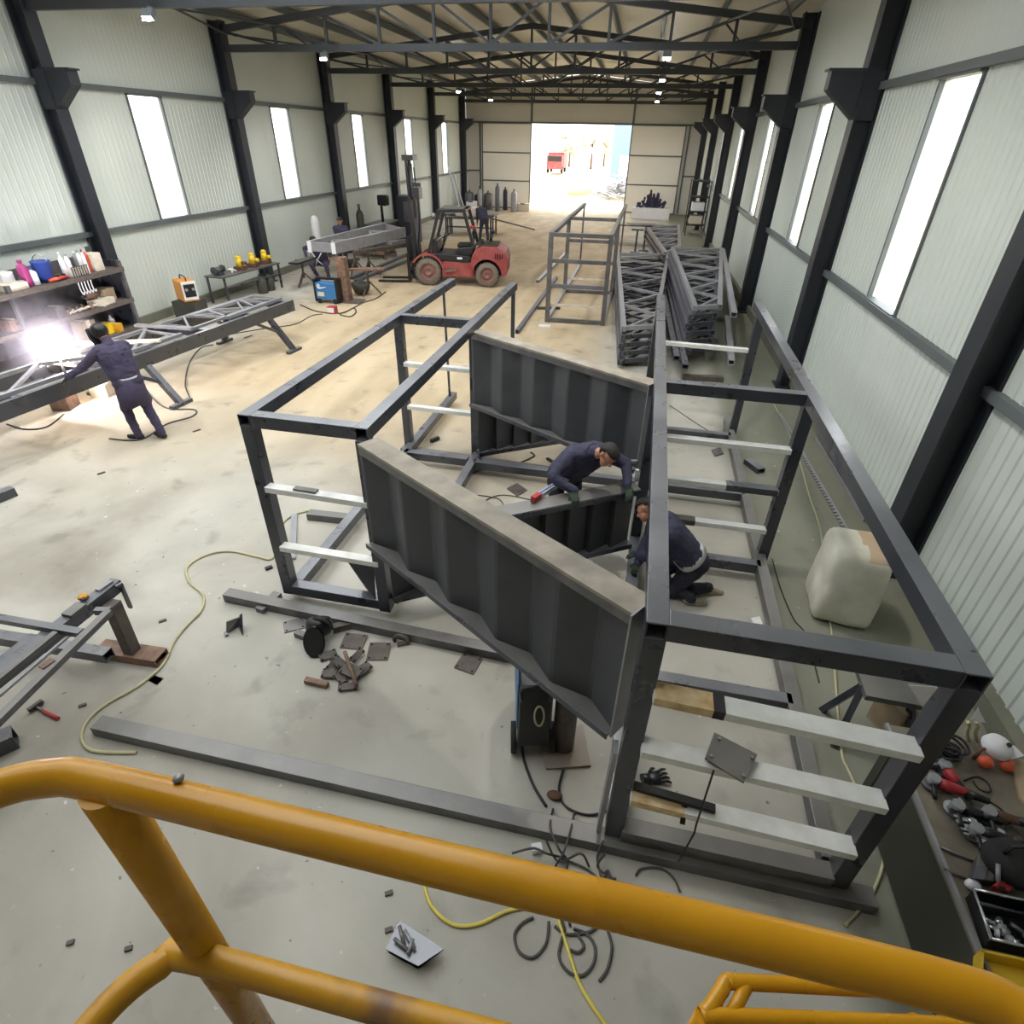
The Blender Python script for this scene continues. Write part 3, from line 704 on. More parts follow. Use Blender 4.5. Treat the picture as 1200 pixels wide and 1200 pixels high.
# ------------------------------------------------------------------ people
def ik(a, b, l1, l2, hint):
    a, b = Vec(a), Vec(b); d = b-a; L_ = d.length; mx_ = (l1+l2)*.998
    if L_ > mx_: b = a+d*(mx_/L_); d = b-a; L_ = mx_
    x = (l1*l1-l2*l2+L_*L_)/(2*L_); h = math.sqrt(max(0, l1*l1-x*x)); e = d.normalized()
    hv = Vec(hint); hv = (hv-e*hv.dot(e))
    if hv.length < 1e-4: hv = e.orthogonal()
    return a+e*x+hv.normalized()*h, b
def person(name, label, pelvis, chest, head, face, hands, feet, right, knees=((0, -1, 0),)*2, elbows=((0, 0, -1),)*2,
           toes=None, cols=None, group=None, voxel=.009, hand_dir=None, palm=None, sex=1.0, up=None, shoulder=.19, shins=.43, bulk=1.12):
    # right: unit vector to the figure's right; hands/feet: (right, left); feet are ankle points
    pelvis, chest, head = Vec(pelvis), Vec(chest), Vec(head); rt = Vec(right).normalized(); fc = Vec(face).normalized()
    spine = (chest-pelvis).normalized(); fwd = spine.cross(rt)*-1; fwd = rt.cross(spine)*-1 if False else Vec(spine.cross(rt)).normalized()
    c = dict(top=0, legs=1, skin=2, hand=3, boot=4)
    prims = []       # (p, q, rp, rq, region)
    def cap(p, q, r0, r1, reg):
        k = bulk if reg in ('top', 'legs') else 1
        prims.append((Vec(p), Vec(q), r0*k, r1*k, c[reg]))
    sh = [chest+rt*(shoulder*s)+spine*.1 for s in (1, -1)]
    hp = [pelvis+rt*(.095*s)-spine*.02 for s in (1, -1)]
    cap(pelvis+rt*.07, pelvis-rt*.07, .135, .135, 'legs')
    cap(pelvis+spine*.12+rt*.06, pelvis+spine*.12-rt*.06, .132, .132, 'top')
    mid_ = pelvis.lerp(chest, .6)
    cap(mid_+rt*.075, mid_-rt*.075, .13, .13, 'top')
    cap(chest+rt*.1, chest-rt*.1, .135, .135, 'top')
    for s_ in (.07, -.07, 0): cap(pelvis+spine*.1+rt*s_, chest+spine*.02+rt*s_*1.3, .136, .14, 'top')
    cap(chest+spine*.1+rt*.13, chest+spine*.1-rt*.13, .088, .088, 'top')
    nk = chest+spine*.17
    cap(nk, nk.lerp(head, .6), .06, .055, 'skin')
    cap(nk-spine*.02, nk.lerp(head, .22), .085, .07, 'top')
    hup = (head-nk).normalized(); hup = (hup-fc*hup.dot(fc)).normalized()
    hr = fc.cross(hup)
    cap(head+hup*.03-fc*.018, head+hup*.03+fc*.012, .088, .085, 'skin')
    cap(head-hup*.05+fc*.04, head-hup*.075+fc*.055, .058, .04, 'skin')
    cap(head+hup*.005+fc*.088, head-hup*.022+fc*.108, .012, .017, 'skin')          # nose
    cap(head-hup*.055+fc*.088+hr*.018, head-hup*.055+fc*.088-hr*.018, .009, .009, 'skin')      # lips
    for s in (1, -1):
        cap(head+hup*.038+fc*.078+hr*.045*s, head+hup*.04+fc*.085+hr*.012*s, .012, .012, 'skin')      # brow
        cap(head+hup*.02+hr*.087*s, head-hup*.02+hr*.084*s, .017, .012, 'skin')      # ear
    fingers = []
    for i, s in enumerate((1, -1)):
        e, w = ik(sh[i], hands[i], .29, .26, elbows[i])
        cap(sh[i], e, .074, .055, 'top'); cap(e, w, .056, .042, 'top')
        hd = Vec(hand_dir[i]).normalized() if hand_dir else (w-e).normalized()
        pn = Vec(palm[i]).normalized() if palm else Vec((0, 0, -1)); pn = (pn-hd*pn.dot(hd))
        pn = pn.normalized() if pn.length > .05 else hd.orthogonal().normalized()
        ac = hd.cross(pn)*s
        cap(w, w+hd*.03, .03, .03, 'hand')
        for k in (-.024, 0, .024): cap(w+hd*.03+ac*k*.8, w+hd*.085+ac*k, .019, .016, 'hand')
        for k, ln in ((-.034, .072), (-.0115, .082), (.0115, .078), (.033, .06)):
            a = w+hd*.09+ac*k; b_ = a+hd*ln*.45+pn*.012; d = b_+hd*ln*.3+pn*.028; g = d+hd*.012+pn*.022
            cap(a, b_, .0115, .0105, 'hand'); cap(b_, d, .0105, .0095, 'hand'); cap(d, g, .0095, .008, 'hand')
        a = w+hd*.03-ac*.03; b_ = a-ac*.03+hd*.03+pn*.012; d = b_+hd*.032+pn*.02
        cap(a, b_, .016, .013, 'hand'); cap(b_, d, .013, .0105, 'hand')
    kn = []
    for i, s in enumerate((1, -1)):
        k, an = ik(hp[i], feet[i], .43, shins, knees[i]); kn.append(k)
        cap(hp[i], k, .1, .068, 'legs'); cap(k, an, .068, .052, 'legs')
        td = Vec(toes[i] if toes else fwd); td = td.normalized()
        cap(an+Vec((0, 0, -.005)), an-Vec((0, 0, .03)), .05, .05, 'boot')
        dn = Vec((0, 0, -1)) if abs(td.z) < .5 else Vec((0, 0, 0))
        hl = an+dn*.038-td*.04
        cap(hl, hl+td*.12, .04, .044, 'boot'); cap(hl+td*.12, hl+td*.2, .044, .033, 'boot')
    m_ = MB()
    for p, q, r0, r1, g in prims:
        if (q-p).length > 1e-4: m_.cyl(p, q, r0, r1, 14)
        m_.ball(p, r0, 12); m_.ball(q, r1, 12)
    base = Vec((pelvis.x, pelvis.y, 0)); t = thing(name, label, 'person', base, group)
    tmp = m_.build('tmp', []); md = tmp.modifiers.new('r', 'REMESH'); md.mode = 'VOXEL'; md.voxel_size = voxel
    sm = tmp.modifiers.new('s', 'SMOOTH'); sm.iterations = 4; sm.factor = .5
    me = bpy.data.meshes.new_from_object(tmp.evaluated_get(bpy.context.evaluated_depsgraph_get()))
    old = tmp.data; bpy.data.objects.remove(tmp); bpy.data.meshes.remove(old)
    cs = cols or ('navy', 'darkwear', 'skin', 'skin', 'boot')
    me.materials.clear()
    for k in cs: me.materials.append(M_[k])
    nf = len(me.polygons); ce_ = np.empty(nf*3); me.polygons.foreach_get('center', ce_); ce_ = ce_.reshape(-1, 3)
    best = np.full(nf, 9.); idx = np.zeros(nf, dtype=np.int32)
    for p, q, r0, r1, g in prims:
        p_ = np.array(p); d_ = np.array(q-p); l2 = max(1e-9, float(d_ @ d_)); u = ce_-p_
        tt = np.clip(u @ d_/l2, 0, 1); dd = np.linalg.norm(u-tt[:, None]*d_, axis=1)-(r0+(r1-r0)*tt)
        w_ = dd < best; best[w_] = dd[w_]; idx[w_] = g
    me.polygons.foreach_set('material_index', idx); me.polygons.foreach_set('use_smooth', [True]*nf)
    # cloth creases
    cn = [(v.co.copy(), v.normal.copy()) for v in me.vertices]
    me.vertices.foreach_set('co', [x for c_, n_ in cn for x in (c_+n_*(.012*noise.noise(c_*9)+.006*noise.noise(c_*24))-base)]); me.update()
    o = bpy.data.objects.new('body', me); COL.objects.link(o); o.parent = t
    ax = dict(head=head, hup=hup, hr=hr, fc=fc, spine=spine, rt=rt, fwd=fwd, sh=sh, hp=hp, kn=kn, pelvis=pelvis, chest=chest, nk=nk)
    return t, ax
def hair(t, a, matn='hair', cut=.0, name='hair', sc=1.06, low=-.45):
    m_ = MB(); M = Mat((a['hr'], a['fc'], a['hup'])).transposed(); c = a['head']+a['hup']*.032-a['fc']*.004
    prof = []; n = 10
    m2 = MB(); m2.ball((0, 0, 0), (.092*sc, .104*sc, .094*sc), 20)
    keep = []
    for f, in zip(m2.f):
        ctr = sum((m2.v[i] for i in f), Vec())/len(f)
        if ctr.z > .012+.55*ctr.y*.6 or (ctr.y < -.03 and ctr.z > low*.1): keep.append(f)
    m2.f = keep; m2.mi = [0]*len(keep); m2.sm = [True]*len(keep); m2.v = [c+M @ v for v in m2.v]
    o = m2.build(name, matn, t); s = o.modifiers.new('t', 'SOLIDIFY'); s.thickness = .012; s.offset = 0
    return o
def band(t, name, matn, p, axis, r, h, thick=.012, sx=1.0, side=None):
    # a strip of cloth wrapped round a limb or the trunk
    z = Vec(axis).normalized(); x = Vec(side) if side else z.orthogonal(); x = (x-z*x.dot(z)).normalized(); y = z.cross(x)
    M = Mat((x*sx, y, z)).transposed()
    m_ = MB(); n = 24; vs = []; 
    for rr in (r, r+thick):
        for zz in (-h/2, h/2): vs += [Vec(p)+M @ Vec((rr*math.cos(2*PI*k/n), rr*math.sin(2*PI*k/n), zz)) for k in range(n)]
    fs = []
    for k in range(n):
        j = (k+1) % n
        fs += [(k, j, n+j, n+k), (2*n+k, 3*n+k, 3*n+j, 2*n+j), (k, 2*n+k, 2*n+j, j), (n+k, n+j, 3*n+j, 3*n+k)]
    m_._add(vs, fs, True); return m_.build(name, matn, t)

# man leaning on the low cross panel
hR, hL = G(737, 572, 1.06)+Vec((0, .05, .03)), G(674, 577, 1.06)+Vec((0, .05, .03))
rt = (hR-hL); rt.z = 0
pel = Vec((-.47, 5.78, .9)); che = Vec((-.26, 5.5, 1.27))
t, a = person('person', 'man in navy work jacket and green gloves leaning over the low cross panel', pel, che, G(712, 533, 1.44), (.45, -.72, -.62),
              (G(737, 573, 1.075)+Vec((-.02, .05, 0)), G(674, 579, 1.075)+Vec((-.02, .06, 0))), ((-.33, 5.98, .08), (-.62, 5.78, .08)), (-.82, -.5, 0) if False else (-.85, -.53, 0),
              elbows=((-.6, -.2, .1), (.6, .2, .1)), cols=('navy', 'darkwear', 'skin', 'glove', 'boot'), hand_dir=((.2, -.6, -.35),)*2) if False else person(
              'person', 'man in navy work jacket and green gloves leaning over the low cross panel', pel, che, G(712, 533, 1.44), (.45, -.72, -.62),
              (G(737, 573, 1.075)+Vec((-.02, .06, 0)), G(674, 579, 1.075)+Vec((-.02, .06, 0)))[::-1], ((-.62, 5.72, .08), (-.33, 5.98, .08)), (-.85, -.53, 0),
              knees=((.5, -.8, 0),)*2, elbows=((-.8, -.3, -.2), (.8, .5, -.1)), toes=((.55, -.83, 0),)*2, cols=('navy', 'darkwear', 'skin', 'glove', 'boot'), hand_dir=((.25, -.8, -.35),)*2)
hair(t, a)
band(t, 'collar', 'navy2', a['nk']+a['spine']*.0, a['head']-a['nk'], .074, .05)
# man kneeling behind the near middle rail
t, a = person('person', 'man in navy workwear kneeling on the floor, half hidden by the long middle rail', G(812, 655, .46), G(783, 622, .76), G(758, 598, .92), (-.85, -.1, -.5),
              (G(744, 668, .3), G(748, 650, .45)), (G(809, 701, .08), G(829, 688, .08)), (.05, -1, 0) if False else (-.25, 1, 0),
              knees=((-1, -.2, -.9),)*2, elbows=((0, .3, -1), (0, -.3, -1)), toes=((1, .15, -.25), (1, .15, -.25)), cols=('navy', 'darkwear', 'skin', 'glove', 'sole'))
hair(t, a, 'hair', name='knit_cap', sc=1.1)
band(t, 'reflective_stripe', 'reflect', a['pelvis']+a['spine']*.06, a['spine'], .158, .1, sx=1.3, side=a['rt'])
# welder
hw = Vec((-7.5, 7.16, 1.6)); fwdw = Vec((-.93, .37, 0))
t, a = person('person', 'welder in dark purple-grey coat standing at the long bench, seen from behind', (-7.26, 7.09, .93), (-7.36, 7.12, 1.3), hw, (-.85, .33, -.42),
              (G(70, 432, 1.06), G(76, 446, 1.04)), (G(190, 508, .08), G(162, 509, .08)), (.37, .93, 0), knees=((-.9, .3, 0),)*2, elbows=((.3, .5, -1), (-.2, -.5, -1)),
              toes=((-.9, .2, 0), (-.8, -.1, 0)), cols=('navy2', 'navy2', 'skin', 'black', 'boot'))
hd = MB(); M = Mat((a['hr'], a['fc'], a['hup'])).transposed(); c = a['head']+a['hup']*.015
hd.ball(c+a['hup']*.03, (.115, .125, .115), 20, M); hd.build('hood', 'black', t)
ms = MB(); ms.prism([(-.11, -.14), (.11, -.14), (.125, 0), (.11, .12), (-.11, .12), (-.125, 0)], .05, Mat((a['hr'], a['hup'], a['fc'])).transposed(), c+a['fc']*.135); mk = ms.build('welding_mask', 'black', t, bev=.015)
gs = MB(); gs.box(c+a['fc']*.163+a['hup']*.02, (.1, .006, .045), M=M); gs.build('visor_glass', 'glassdark', mk)
sk_ = MB(); n = 24; vs = []
for zz, r, in ((1.0, .175), (.8, .2), (.58, .245)):
    vs += [Vec((-7.25+.0*zz, 7.09, zz))+Vec((r*1.0*math.cos(2*PI*k/n)*.8, r*math.sin(2*PI*k/n)*1.05, .02*math.sin(k*2.1))) for k in range(n)]
sk_._add(vs, [(i*n+k, i*n+(k+1) % n, (i+1)*n+(k+1) % n, (i+1)*n+k) for i in range(2) for k in range(n)], True)
o = sk_.build('coat_skirt', 'navy2', t); s = o.modifiers.new('t', 'SOLIDIFY'); s.thickness = .012
band(t, 'waist_cord', 'reflect', (-7.26, 7.09, 1.0), (0, 0, 1), .172, .025, sx=.85, side=(1, 0, 0))
gun = thing('welding_torch', 'welding torch in the welder\'s hands beside the bright arc', 'welding torch', G(68, 425, 1.05))
ARC = G(66, 412, .98)
MB().path(spline([G(80, 440, 1.06), G(74, 432, 1.08), ARC+Vec((.1, -.05, .06)), ARC+Vec((.03, -.01, .03))], 5), [.02]*12+[.016]*3+[.012], 10).build('handle', 'black', gun)
# man bent over behind the forklift
f0, f1 = G(572, 283, .08), G(562, 282, .08)
b0 = (f0+f1)/2
t, a = person('person', 'man in dark blue overalls bending forward behind the forklift', b0+Vec((0, .1, .86)), b0+Vec((-.18, .42, 1.18)), b0+Vec((-.32, .68, 1.22)), (-.4, .6, -.7),
              (b0+Vec((-.2, .7, .72)), b0+Vec((-.45, .6, .72))), (f0, f1), (1, .35, 0), knees=((-.3, 1, 0),)*2, cols=('navy', 'navy', 'skin', 'skin', 'boot'), voxel=.014)
hair(t, a)
# man crouching under the end of the grey truss
q = G(378, 327, 0)
t, a = person('person', 'man in dark workwear with crossed white straps crouching below the grey truss end', q+Vec((.0, .25, .5)), q+Vec((0, -.0, .92)), q+Vec((-.05, -.12, 1.2)), (.2, -.9, -.35),
              (q+Vec((-.38, -.15, .72)), q+Vec((.4, -.05, .75))), (q+Vec((-.2, .05, .08)), q+Vec((.22, .05, .08))), (-1, 0, 0), knees=((-.4, -1, .5), (.4, -1, .5)), elbows=((-1, 0, -.3), (1, 0, -.3)),
              cols=('navy2', 'navy2', 'skin', 'skin', 'boot'), voxel=.014)
hair(t, a, 'black', name='welding_cap', sc=1.12)
m_ = MB()
for s in (1, -1):
    m_.path([a['chest']+a['fwd']*.15+Vec((s*.17, 0, .0)), a['chest']+a['fwd']*.17+Vec((0, -.02, -.22)), a['pelvis']+a['fwd']*.2+Vec((-s*.17, -.08, .0))], .02, 6)
m_.build('white_strap', 'reflect', t)
# man half seen behind the truss
q = G(398, 259, 1.6); q.z = 0
t, a = person('person', 'man in dark clothes standing behind the grey truss by the left wall', q+Vec((0, 0, .92)), q+Vec((0, 0, 1.28)), q+Vec((.03, -.04, 1.6)), (.5, -.8, -.3),
              (q+Vec((-.26, -.2, .95)), q+Vec((.26, -.22, .98))), (q+Vec((-.11, 0, .08)), q+Vec((.11, 0, .08))), (-1, -.2, 0), cols=('navy', 'darkwear', 'skin', 'skin', 'boot'), voxel=.014)
hair(t, a)
# ------------------------------------------------------------------ things near the big frame
def rod(name, label, cat, pts, r, matn, k=6, n=8, group=None):
    return tag(MB().path(spline(pts, k), r, n).build(name, matn), label, cat, group)
def Gs(z, *p): return [G(x, y, z) for x, y in p]
# foam block by the right wall
b = bmesh.new(); bmesh.ops.create_cube(b, size=1)
fx = G(975, 745, 0); 
me = bpy.data.meshes.new('foam_block'); 
bmesh.ops.subdivide_edges(b, edges=b.edges, cuts=11, use_grid_fill=True)
for v in b.verts:
    p = v.co.copy(); q = p*2
    L4 = (abs(q.x)**7+abs(q.y)**7+abs(q.z)**7)**(1/7)
    p = p/ max(1e-6, L4/ max(abs(q.x), abs(q.y), abs(q.z)))
    p.x *= .56*(1-.1*p.z); p.y *= .62*(1-.08*p.z); p.z = p.z*.86+.43
    p += Vec((noise.noise(p*5), noise.noise(p*5+Vec((9, 0, 0))), noise.noise(p*5+Vec((0, 9, 0)))*.5))*.022
    v.co = p
for f in b.faces: f.smooth = True; c = f.calc_center_median(); f.material_index = 1 if (f.normal.z > .5 and c.x > .03) else 0
b.normal_update()
for f in b.faces: c = f.calc_center_median(); f.material_index = 1 if (f.normal.z > .6 and c.x > .02) else 0
b.to_mesh(me); b.free(); me.materials.append(M_['foam']); me.materials.append(M_['foamstain'])
o = bpy.data.objects.new('foam_block', me); COL.objects.link(o); o.location = Vec((2.52, 5.12, 0)); o.rotation_euler = (0, 0, R(-6))
tag(o, 'big rounded off-white foam block standing on the floor by the right wall', 'block')
# light leaking under the wall sheeting, built as a toothed strip; cables along it
b = MB(); p0, p1 = G(912, 485, 0), G(1030, 692, 0); d = p1-p0; n_ = 60
for k in range(n_):
    b.box(p0+d*((k+.5)/n_)+Vec((0, 0, .012)), (.05, d.length/n_*.55, .024), 0)
b.bar(p0+Vec((.03, 0, .012)), p1+Vec((.03, 0, .012)), .03, .02)
tag(b.build('light_leak_strip', 'lightsteel'), 'long toothed line of leaking light on the floor along the right wall, built as a strip', 'strip')
tag(MB().bar(G(955, 515, 0)+Vec((0, 0, .03)), G(1012, 612, 0)+Vec((0, 0, .03)), .02, .05).build('angle_bar', 'lightsteel'), 'thin pale angle bar on the floor between the toothed light line and the right wall', 'bar')
rod('hose', 'thin pale hose on the floor running past the foam block to the tool bench', 'hose', Gs(.012, (905, 470), (930, 520), (948, 580), (962, 625), (967, 700), (975, 745), (985, 870), (995, 905), (1030, 975), (1035, 1010), (1020, 1050), (990, 1085)), .011, 'hose')
rod('cable', 'thin dark cable on the floor left of the foam block', 'cable', Gs(.008, (905, 655), (915, 690), (930, 725), (945, 745), (960, 800)), .007, 'bcable')
rod('cable', 'thin straight cable on the floor inside the far end of the right box', 'cable', Gs(.008, (785, 475), (810, 492), (835, 508)), .007, 'cable')
# loose pieces inside the right box
o = MB().bar(G(876, 540, .04), G(892, 552, .04), .13, .08, hollow=True).build('tube_offcut', 'steel'); tag(o, 'short dark box offcut on the floor behind the second row of white rungs', 'offcut')
o = MB().bar(G(850, 500, .03), G(848, 515, .03), .06, .1).build('angle_offcut', 'steel'); tag(o, 'small upright dark steel offcut beside the far right post of the frame', 'offcut')
o = MB().slab(Gs(.02, (834, 527), (844, 524), (848, 531), (838, 534)), .02).build('scrap_plate', 'steel_dust'); tag(o, 'little dark scrap plate on the floor under the farthest white rungs', 'scrap')
o = MB().slab(Gs(.02, (880, 724), (890, 722), (894, 731), (884, 733)), .02).build('wood_chip', 'white_bar'); tag(o, 'little white chip on the floor behind the near right cross rail', 'scrap')
# loose pieces inside the middle
o = MB().slab(Gs(.015, (594, 572), (606, 566), (618, 574), (606, 581)), .012).build('steel_plate', 'rustdark'); tag(o, 'small dark square plate on the floor in front of the leaning man', 'plate')
lv = thing('spirit_level', 'white and blue spirit level with a red end propped beside the leaning man', 'spirit level', G(640, 578, .5))
pa, pb_ = G(627, 584, 1.04), G(668, 558, .98)
MB().bar(pa, pb_, .05, .05).build('body', 'reflect', lv); MB().bar(pa.lerp(pb_, .1), pb_, .02, .056).build('stripe', 'bluepl', lv); MB().bar(pa-(pb_-pa)*.06, pa+(pb_-pa)*.12, .053, .063).build('end_cap', 'redpl', lv)
MB().bar(pa.lerp(pb_, .4), pa.lerp(pb_, .55), .055, .03).build('vial', 'whitepl', lv)
ms = thing('magnet_square', 'small white tool standing on the low cross panel near its right end', 'tool', G(745, 560, 1.0))
MB().box(G(746, 556, 1.05), (.035, .03, .12)).build('upright', 'whitepl', ms); MB().box(G(744, 541, 1.13), (.08, .04, .035), .3).build('head', 'lightsteel', ms)
rod('cable', 'dark cable lying on the floor below the far folded panel', 'cable', Gs(.01, (545, 560), (565, 550), (600, 545), (625, 535), (622, 530)), .012, 'bcable')
rod('cable', 'thin curled cable on the floor left of the leaning man', 'cable', Gs(.01, (560, 580), (585, 585), (590, 598), (575, 600), (565, 590), (590, 580), (640, 590)), .007, 'cable')
o = MB().bar(G(641, 537, .02), G(655, 546, .02), .04, .03).build('hand_tool', 'black'); tag(o, 'small black hand tool on the floor between the panels', 'tool')
o = MB().bar(G(505, 517, .03), G(514, 513, .03), .05, .05).build('tube_offcut', 'black'); tag(o, 'tiny black offcut on the floor inside the left box', 'offcut')
# blue welding set and pipe post under the raised panel
wm = thing('welding_machine', 'blue and black welding machine on wheels under the near folded panel', 'welding machine', (-.3, 3.2, 0))
c = Vec((-.37, 3.04, .48)); Rm = rotz(R(12))
MB().box(c, (.24, .62, .66), M=Rm).build('cabinet', 'black', wm, bev=.015)
for s in (-1, 1): MB().box(c+Rm @ Vec((s*.128, .03, .06)), (.012, .56, .5), M=Rm).build('side_panel', 'blue', wm, bev=.004)
for s in (-1, 1): MB().cyl(c+Rm @ Vec((s*.13, -.2, -.36)), c+Rm @ Vec((s*.17, -.2, -.36)), .12, n=20).build('wheel', 'blackrub', wm)
hd = MB(); hd.path(spline([c+Rm @ Vec((-.1, -.3, .2)), c+Rm @ Vec((-.1, -.36, .4)), c+Rm @ Vec((.1, -.36, .4)), c+Rm @ Vec((.1, -.3, .2))], 4), .014, 8); hd.build('handle', 'black', wm)
cp = MB(); cq = c+Rm @ Vec((.03, -.34, .1)); cp.path([cq+Vec((.07*math.cos(a)*.5, -.02, .11*math.sin(a))) for a in [i*PI/9 for i in range(19)]], .008, 6); cp.build('coiled_lead', 'hose', wm)
pp = thing('pipe_stand', 'rusty pipe post on a square base plate holding up the near folded panel', 'stand', (-.02, 2.9, 0))
MB().slab(Gs(.012, (640, 902), (692, 898), (683, 850), (632, 862)), .014).build('base_plate', 'dustyplate', pp)
pc = G(659, 877, 0); pc = Vec((pc.x, pc.y, 0)); MB().cyl(pc+Vec((0, .02, .02)), pc+Vec((0, .02, .96)), .088, n=28).build('pipe', 'rustdark', pp)
rod('cable', 'black cable curving across the floor in front of the pipe stand', 'cable', Gs(.012, (660, 902), (655, 925), (663, 945), (690, 955), (720, 948)), .009, 'bcable')
rod('cable', 'black cable along the floor left of the blue welding machine', 'cable', Gs(.012, (611, 865), (614, 890), (625, 920), (640, 945)), .011, 'bcable')
# tangle of leads by the middle post
random.seed(11)
tg = thing('cable_bundle', 'tangle of grey leads on the floor between the middle post and the yellow rail', 'cables', G(650, 1000, 0))
for k, pts in enumerate((((648, 948), (645, 970), (655, 995), (665, 1010), (660, 1040), (668, 1085)), ((673, 952), (668, 975), (660, 1000), (650, 1020), (655, 1060), (662, 1090)),
                         ((707, 985), (700, 1005), (706, 1030), (712, 1020), (720, 1040)), ((710, 1000), (700, 1015), (715, 1028), (722, 1030)), ((640, 985), (655, 1010), (680, 1000), (690, 1015)),
                         ((745, 1026), (752, 1018), (775, 1018), (790, 1030), (797, 1045)), ((600, 1000), (625, 994), (640, 1000), (660, 1005)), ((655, 1005), (690, 1020), (720, 1050)))):
    MB().path(spline([G(x, y, .13 if 955 < y < 1003 and x < 730 else .012) for x, y in pts], 6), .008, 8).build('lead', 'cable', tg)
for k, pts in enumerate((((643, 1080), (640, 1105), (625, 1122), (608, 1115), (603, 1095), (612, 1082), (625, 1075)), ((660, 1095), (655, 1120), (665, 1138), (682, 1143), (695, 1130), (697, 1110), (688, 1095), (672, 1088)),
                         ((712, 1090), (717, 1110), (712, 1135), (702, 1150)), ((650, 1085), (665, 1095), (690, 1092), (700, 1085)), ((675, 1092), (684, 1108), (678, 1116), (668, 1113)))):
    MB().path(spline(Gs(.012, *pts), 7), .009, 8).build('lead', 'cable', tg)
pl = MB(); pl.box(G(629, 994, .03), (.07, .05, .045), .4); pl.build('white_plug', 'whitepl', tg)
rod('hose', 'yellow hose on the floor dipping below the foreground rail', 'hose', Gs(.012, (560, 1000), (510, 1020), (498, 1035), (506, 1062), (530, 1083), (560, 1083), (600, 1066), (650, 1062), (655, 1080), (668, 1120), (678, 1150), (695, 1180), (720, 1215)), .012, 'yhose')
rod('hose', 'long pale hose snaking over the floor from the left box to the hammer', 'hose', Gs(.012, (365, 598), (345, 603), (330, 615), (322, 640), (318, 655), (300, 652), (270, 646), (243, 650), (220, 664), (222, 682), (238, 697), (236, 715), (220, 732), (204, 752), (190, 780), (160, 805), (125, 825), (102, 845), (96, 865), (110, 880), (160, 882)), .014, 'hose')
# scrap on the floor left of the near panel
hm = thing('welding_helmet', 'black welding helmet lying on the floor beside the scrap pile', 'welding helmet', G(372, 765, 0))
c = G(371, 748, .13); Mh = Mat.Rotation(R(25), 3, 'Z') @ Mat.Rotation(R(-62), 3, 'X')
hb = MB(); pr = [(.0, .0), (.06, .004), (.11, .03), (.125, .09), (.118, .16)]
hb.lathe(c+Vec((0, .05, -.02)), pr, 24, Mh); sh_ = hb.build('shell', 'black', hm)
s_ = sh_.modifiers.new('t', 'SOLIDIFY'); s_.thickness = .006
vb = MB(); vb.prism([(.1*math.cos(k*PI/12), .15*math.sin(k*PI/12)) for k in range(24)], .03, Mat.Rotation(R(20), 3, 'Z') @ Mat.Rotation(R(60), 3, 'X'), c+Vec((0, -.05, 0))); vb.build('face_shield', 'glassdark', hm, bev=.012)
bd = MB(); bd.path([c+Vec((.12*math.cos(a), .1, .05+.1*math.sin(a))) for a in [i*PI/8 for i in range(9)]], .012, 6); bd.build('head_band', 'blackrub', hm)
def plate_thing(name, label, px, py, w, d, ang, z=0, tilt=0, matn='rustdark', holes=True, t=.014, group='scrap plates on the floor', ax='X'):
    th_ = thing(name, label, 'plate', G(px, py, z), group)
    c = G(px, py, z)+Vec((0, 0, t/2+abs(math.sin(R(tilt)))*w*.4)); M = rotz(R(ang)) @ Mat.Rotation(R(tilt), 3, ax)
    MB().box(c, (w, d, t), M=M).build('sheet', matn, th_, bev=.003)
    if holes:
        for i in (-1, 1):
            for j in (-1, 1): q = c+M @ Vec((i*w*.38, j*d*.38, 0)); MB().cyl(q-M @ Vec((0, 0, t*.52)), q+M @ Vec((0, 0, t*.52)), .012, n=10).build('bolt_hole', 'hole', th_)
    return th_
plate_thing('base_plate', 'largest dusty square base plate leaning on the scrap pile, right side', 444, 765, .2, .2, 12, .0, 8)
plate_thing('base_plate', 'grey square base plate at the top of the scrap pile beside the helmet', 415, 753, .22, .18, 4, .0, 6)
plate_thing('base_plate', 'dusty square base plate lying alone right of the scrap pile', 549, 778, .2, .2, -12, 0, 0)
plate_thing('base_plate', 'dark plate partly under the near panel, behind the lone square plate', 570, 764, .2, .12, 30, 0, 0, matn='steel_dust', holes=False)
plate_thing('base_plate', 'thin pale plate on the floor between the helmet and the left bearer', 345, 733, .2, .16, 35, 0, 0, matn='steel_dust')
plate_thing('base_plate', 'dark plate under the bearer beam, behind the scrap pile', 500, 748, .22, .14, 0, 0, 0)
random.seed(5)
pts = [(385, 770, .16, .08, 40, 'with two rows of holes at the left of the heap'), (397, 778, .15, .1, -30, 'flat in the middle of the scrap heap'), (419, 771, .16, .06, 75, 'standing tilted right of the round bar'), (425, 786, .17, .09, 60, 'at the right foot of the heap'),
       (399, 795, .16, .08, -40, 'at the lower left of the heap'), (408, 806, .17, .07, 20, 'lowest of the heap, nearest the viewer'), (386, 790, .13, .1, 10, 'under the others at the left of the heap'), (412, 788, .2, .12, -15, 'under the round bar'),
       (391, 783, .12, .08, 80, 'edgewise near the heap centre')]
for k, (px, py, w, d, a, lb) in enumerate(pts):
    plate_thing('bracket_plate', 'small brown scrap bracket, '+lb, px, py, w, d, a, .0+.012*(k % 4), [12, -18, 25, 8, -10, 5, 0, 10, 30][k], t=.02, group='scrap brackets in the heap')
o = MB().bar(G(358, 797, .03), G(384, 803, .03), .05, .045).build('scrap_bar', 'rust'); tag(o, 'short brown bar sticking out of the scrap heap to the left', 'bar')
o = MB().cyl(G(404, 764, .12), G(418, 803, .1), .018, n=10).build('round_bar', 'rust'); tag(o, 'thin rusty round bar lying on top of the scrap heap', 'bar')
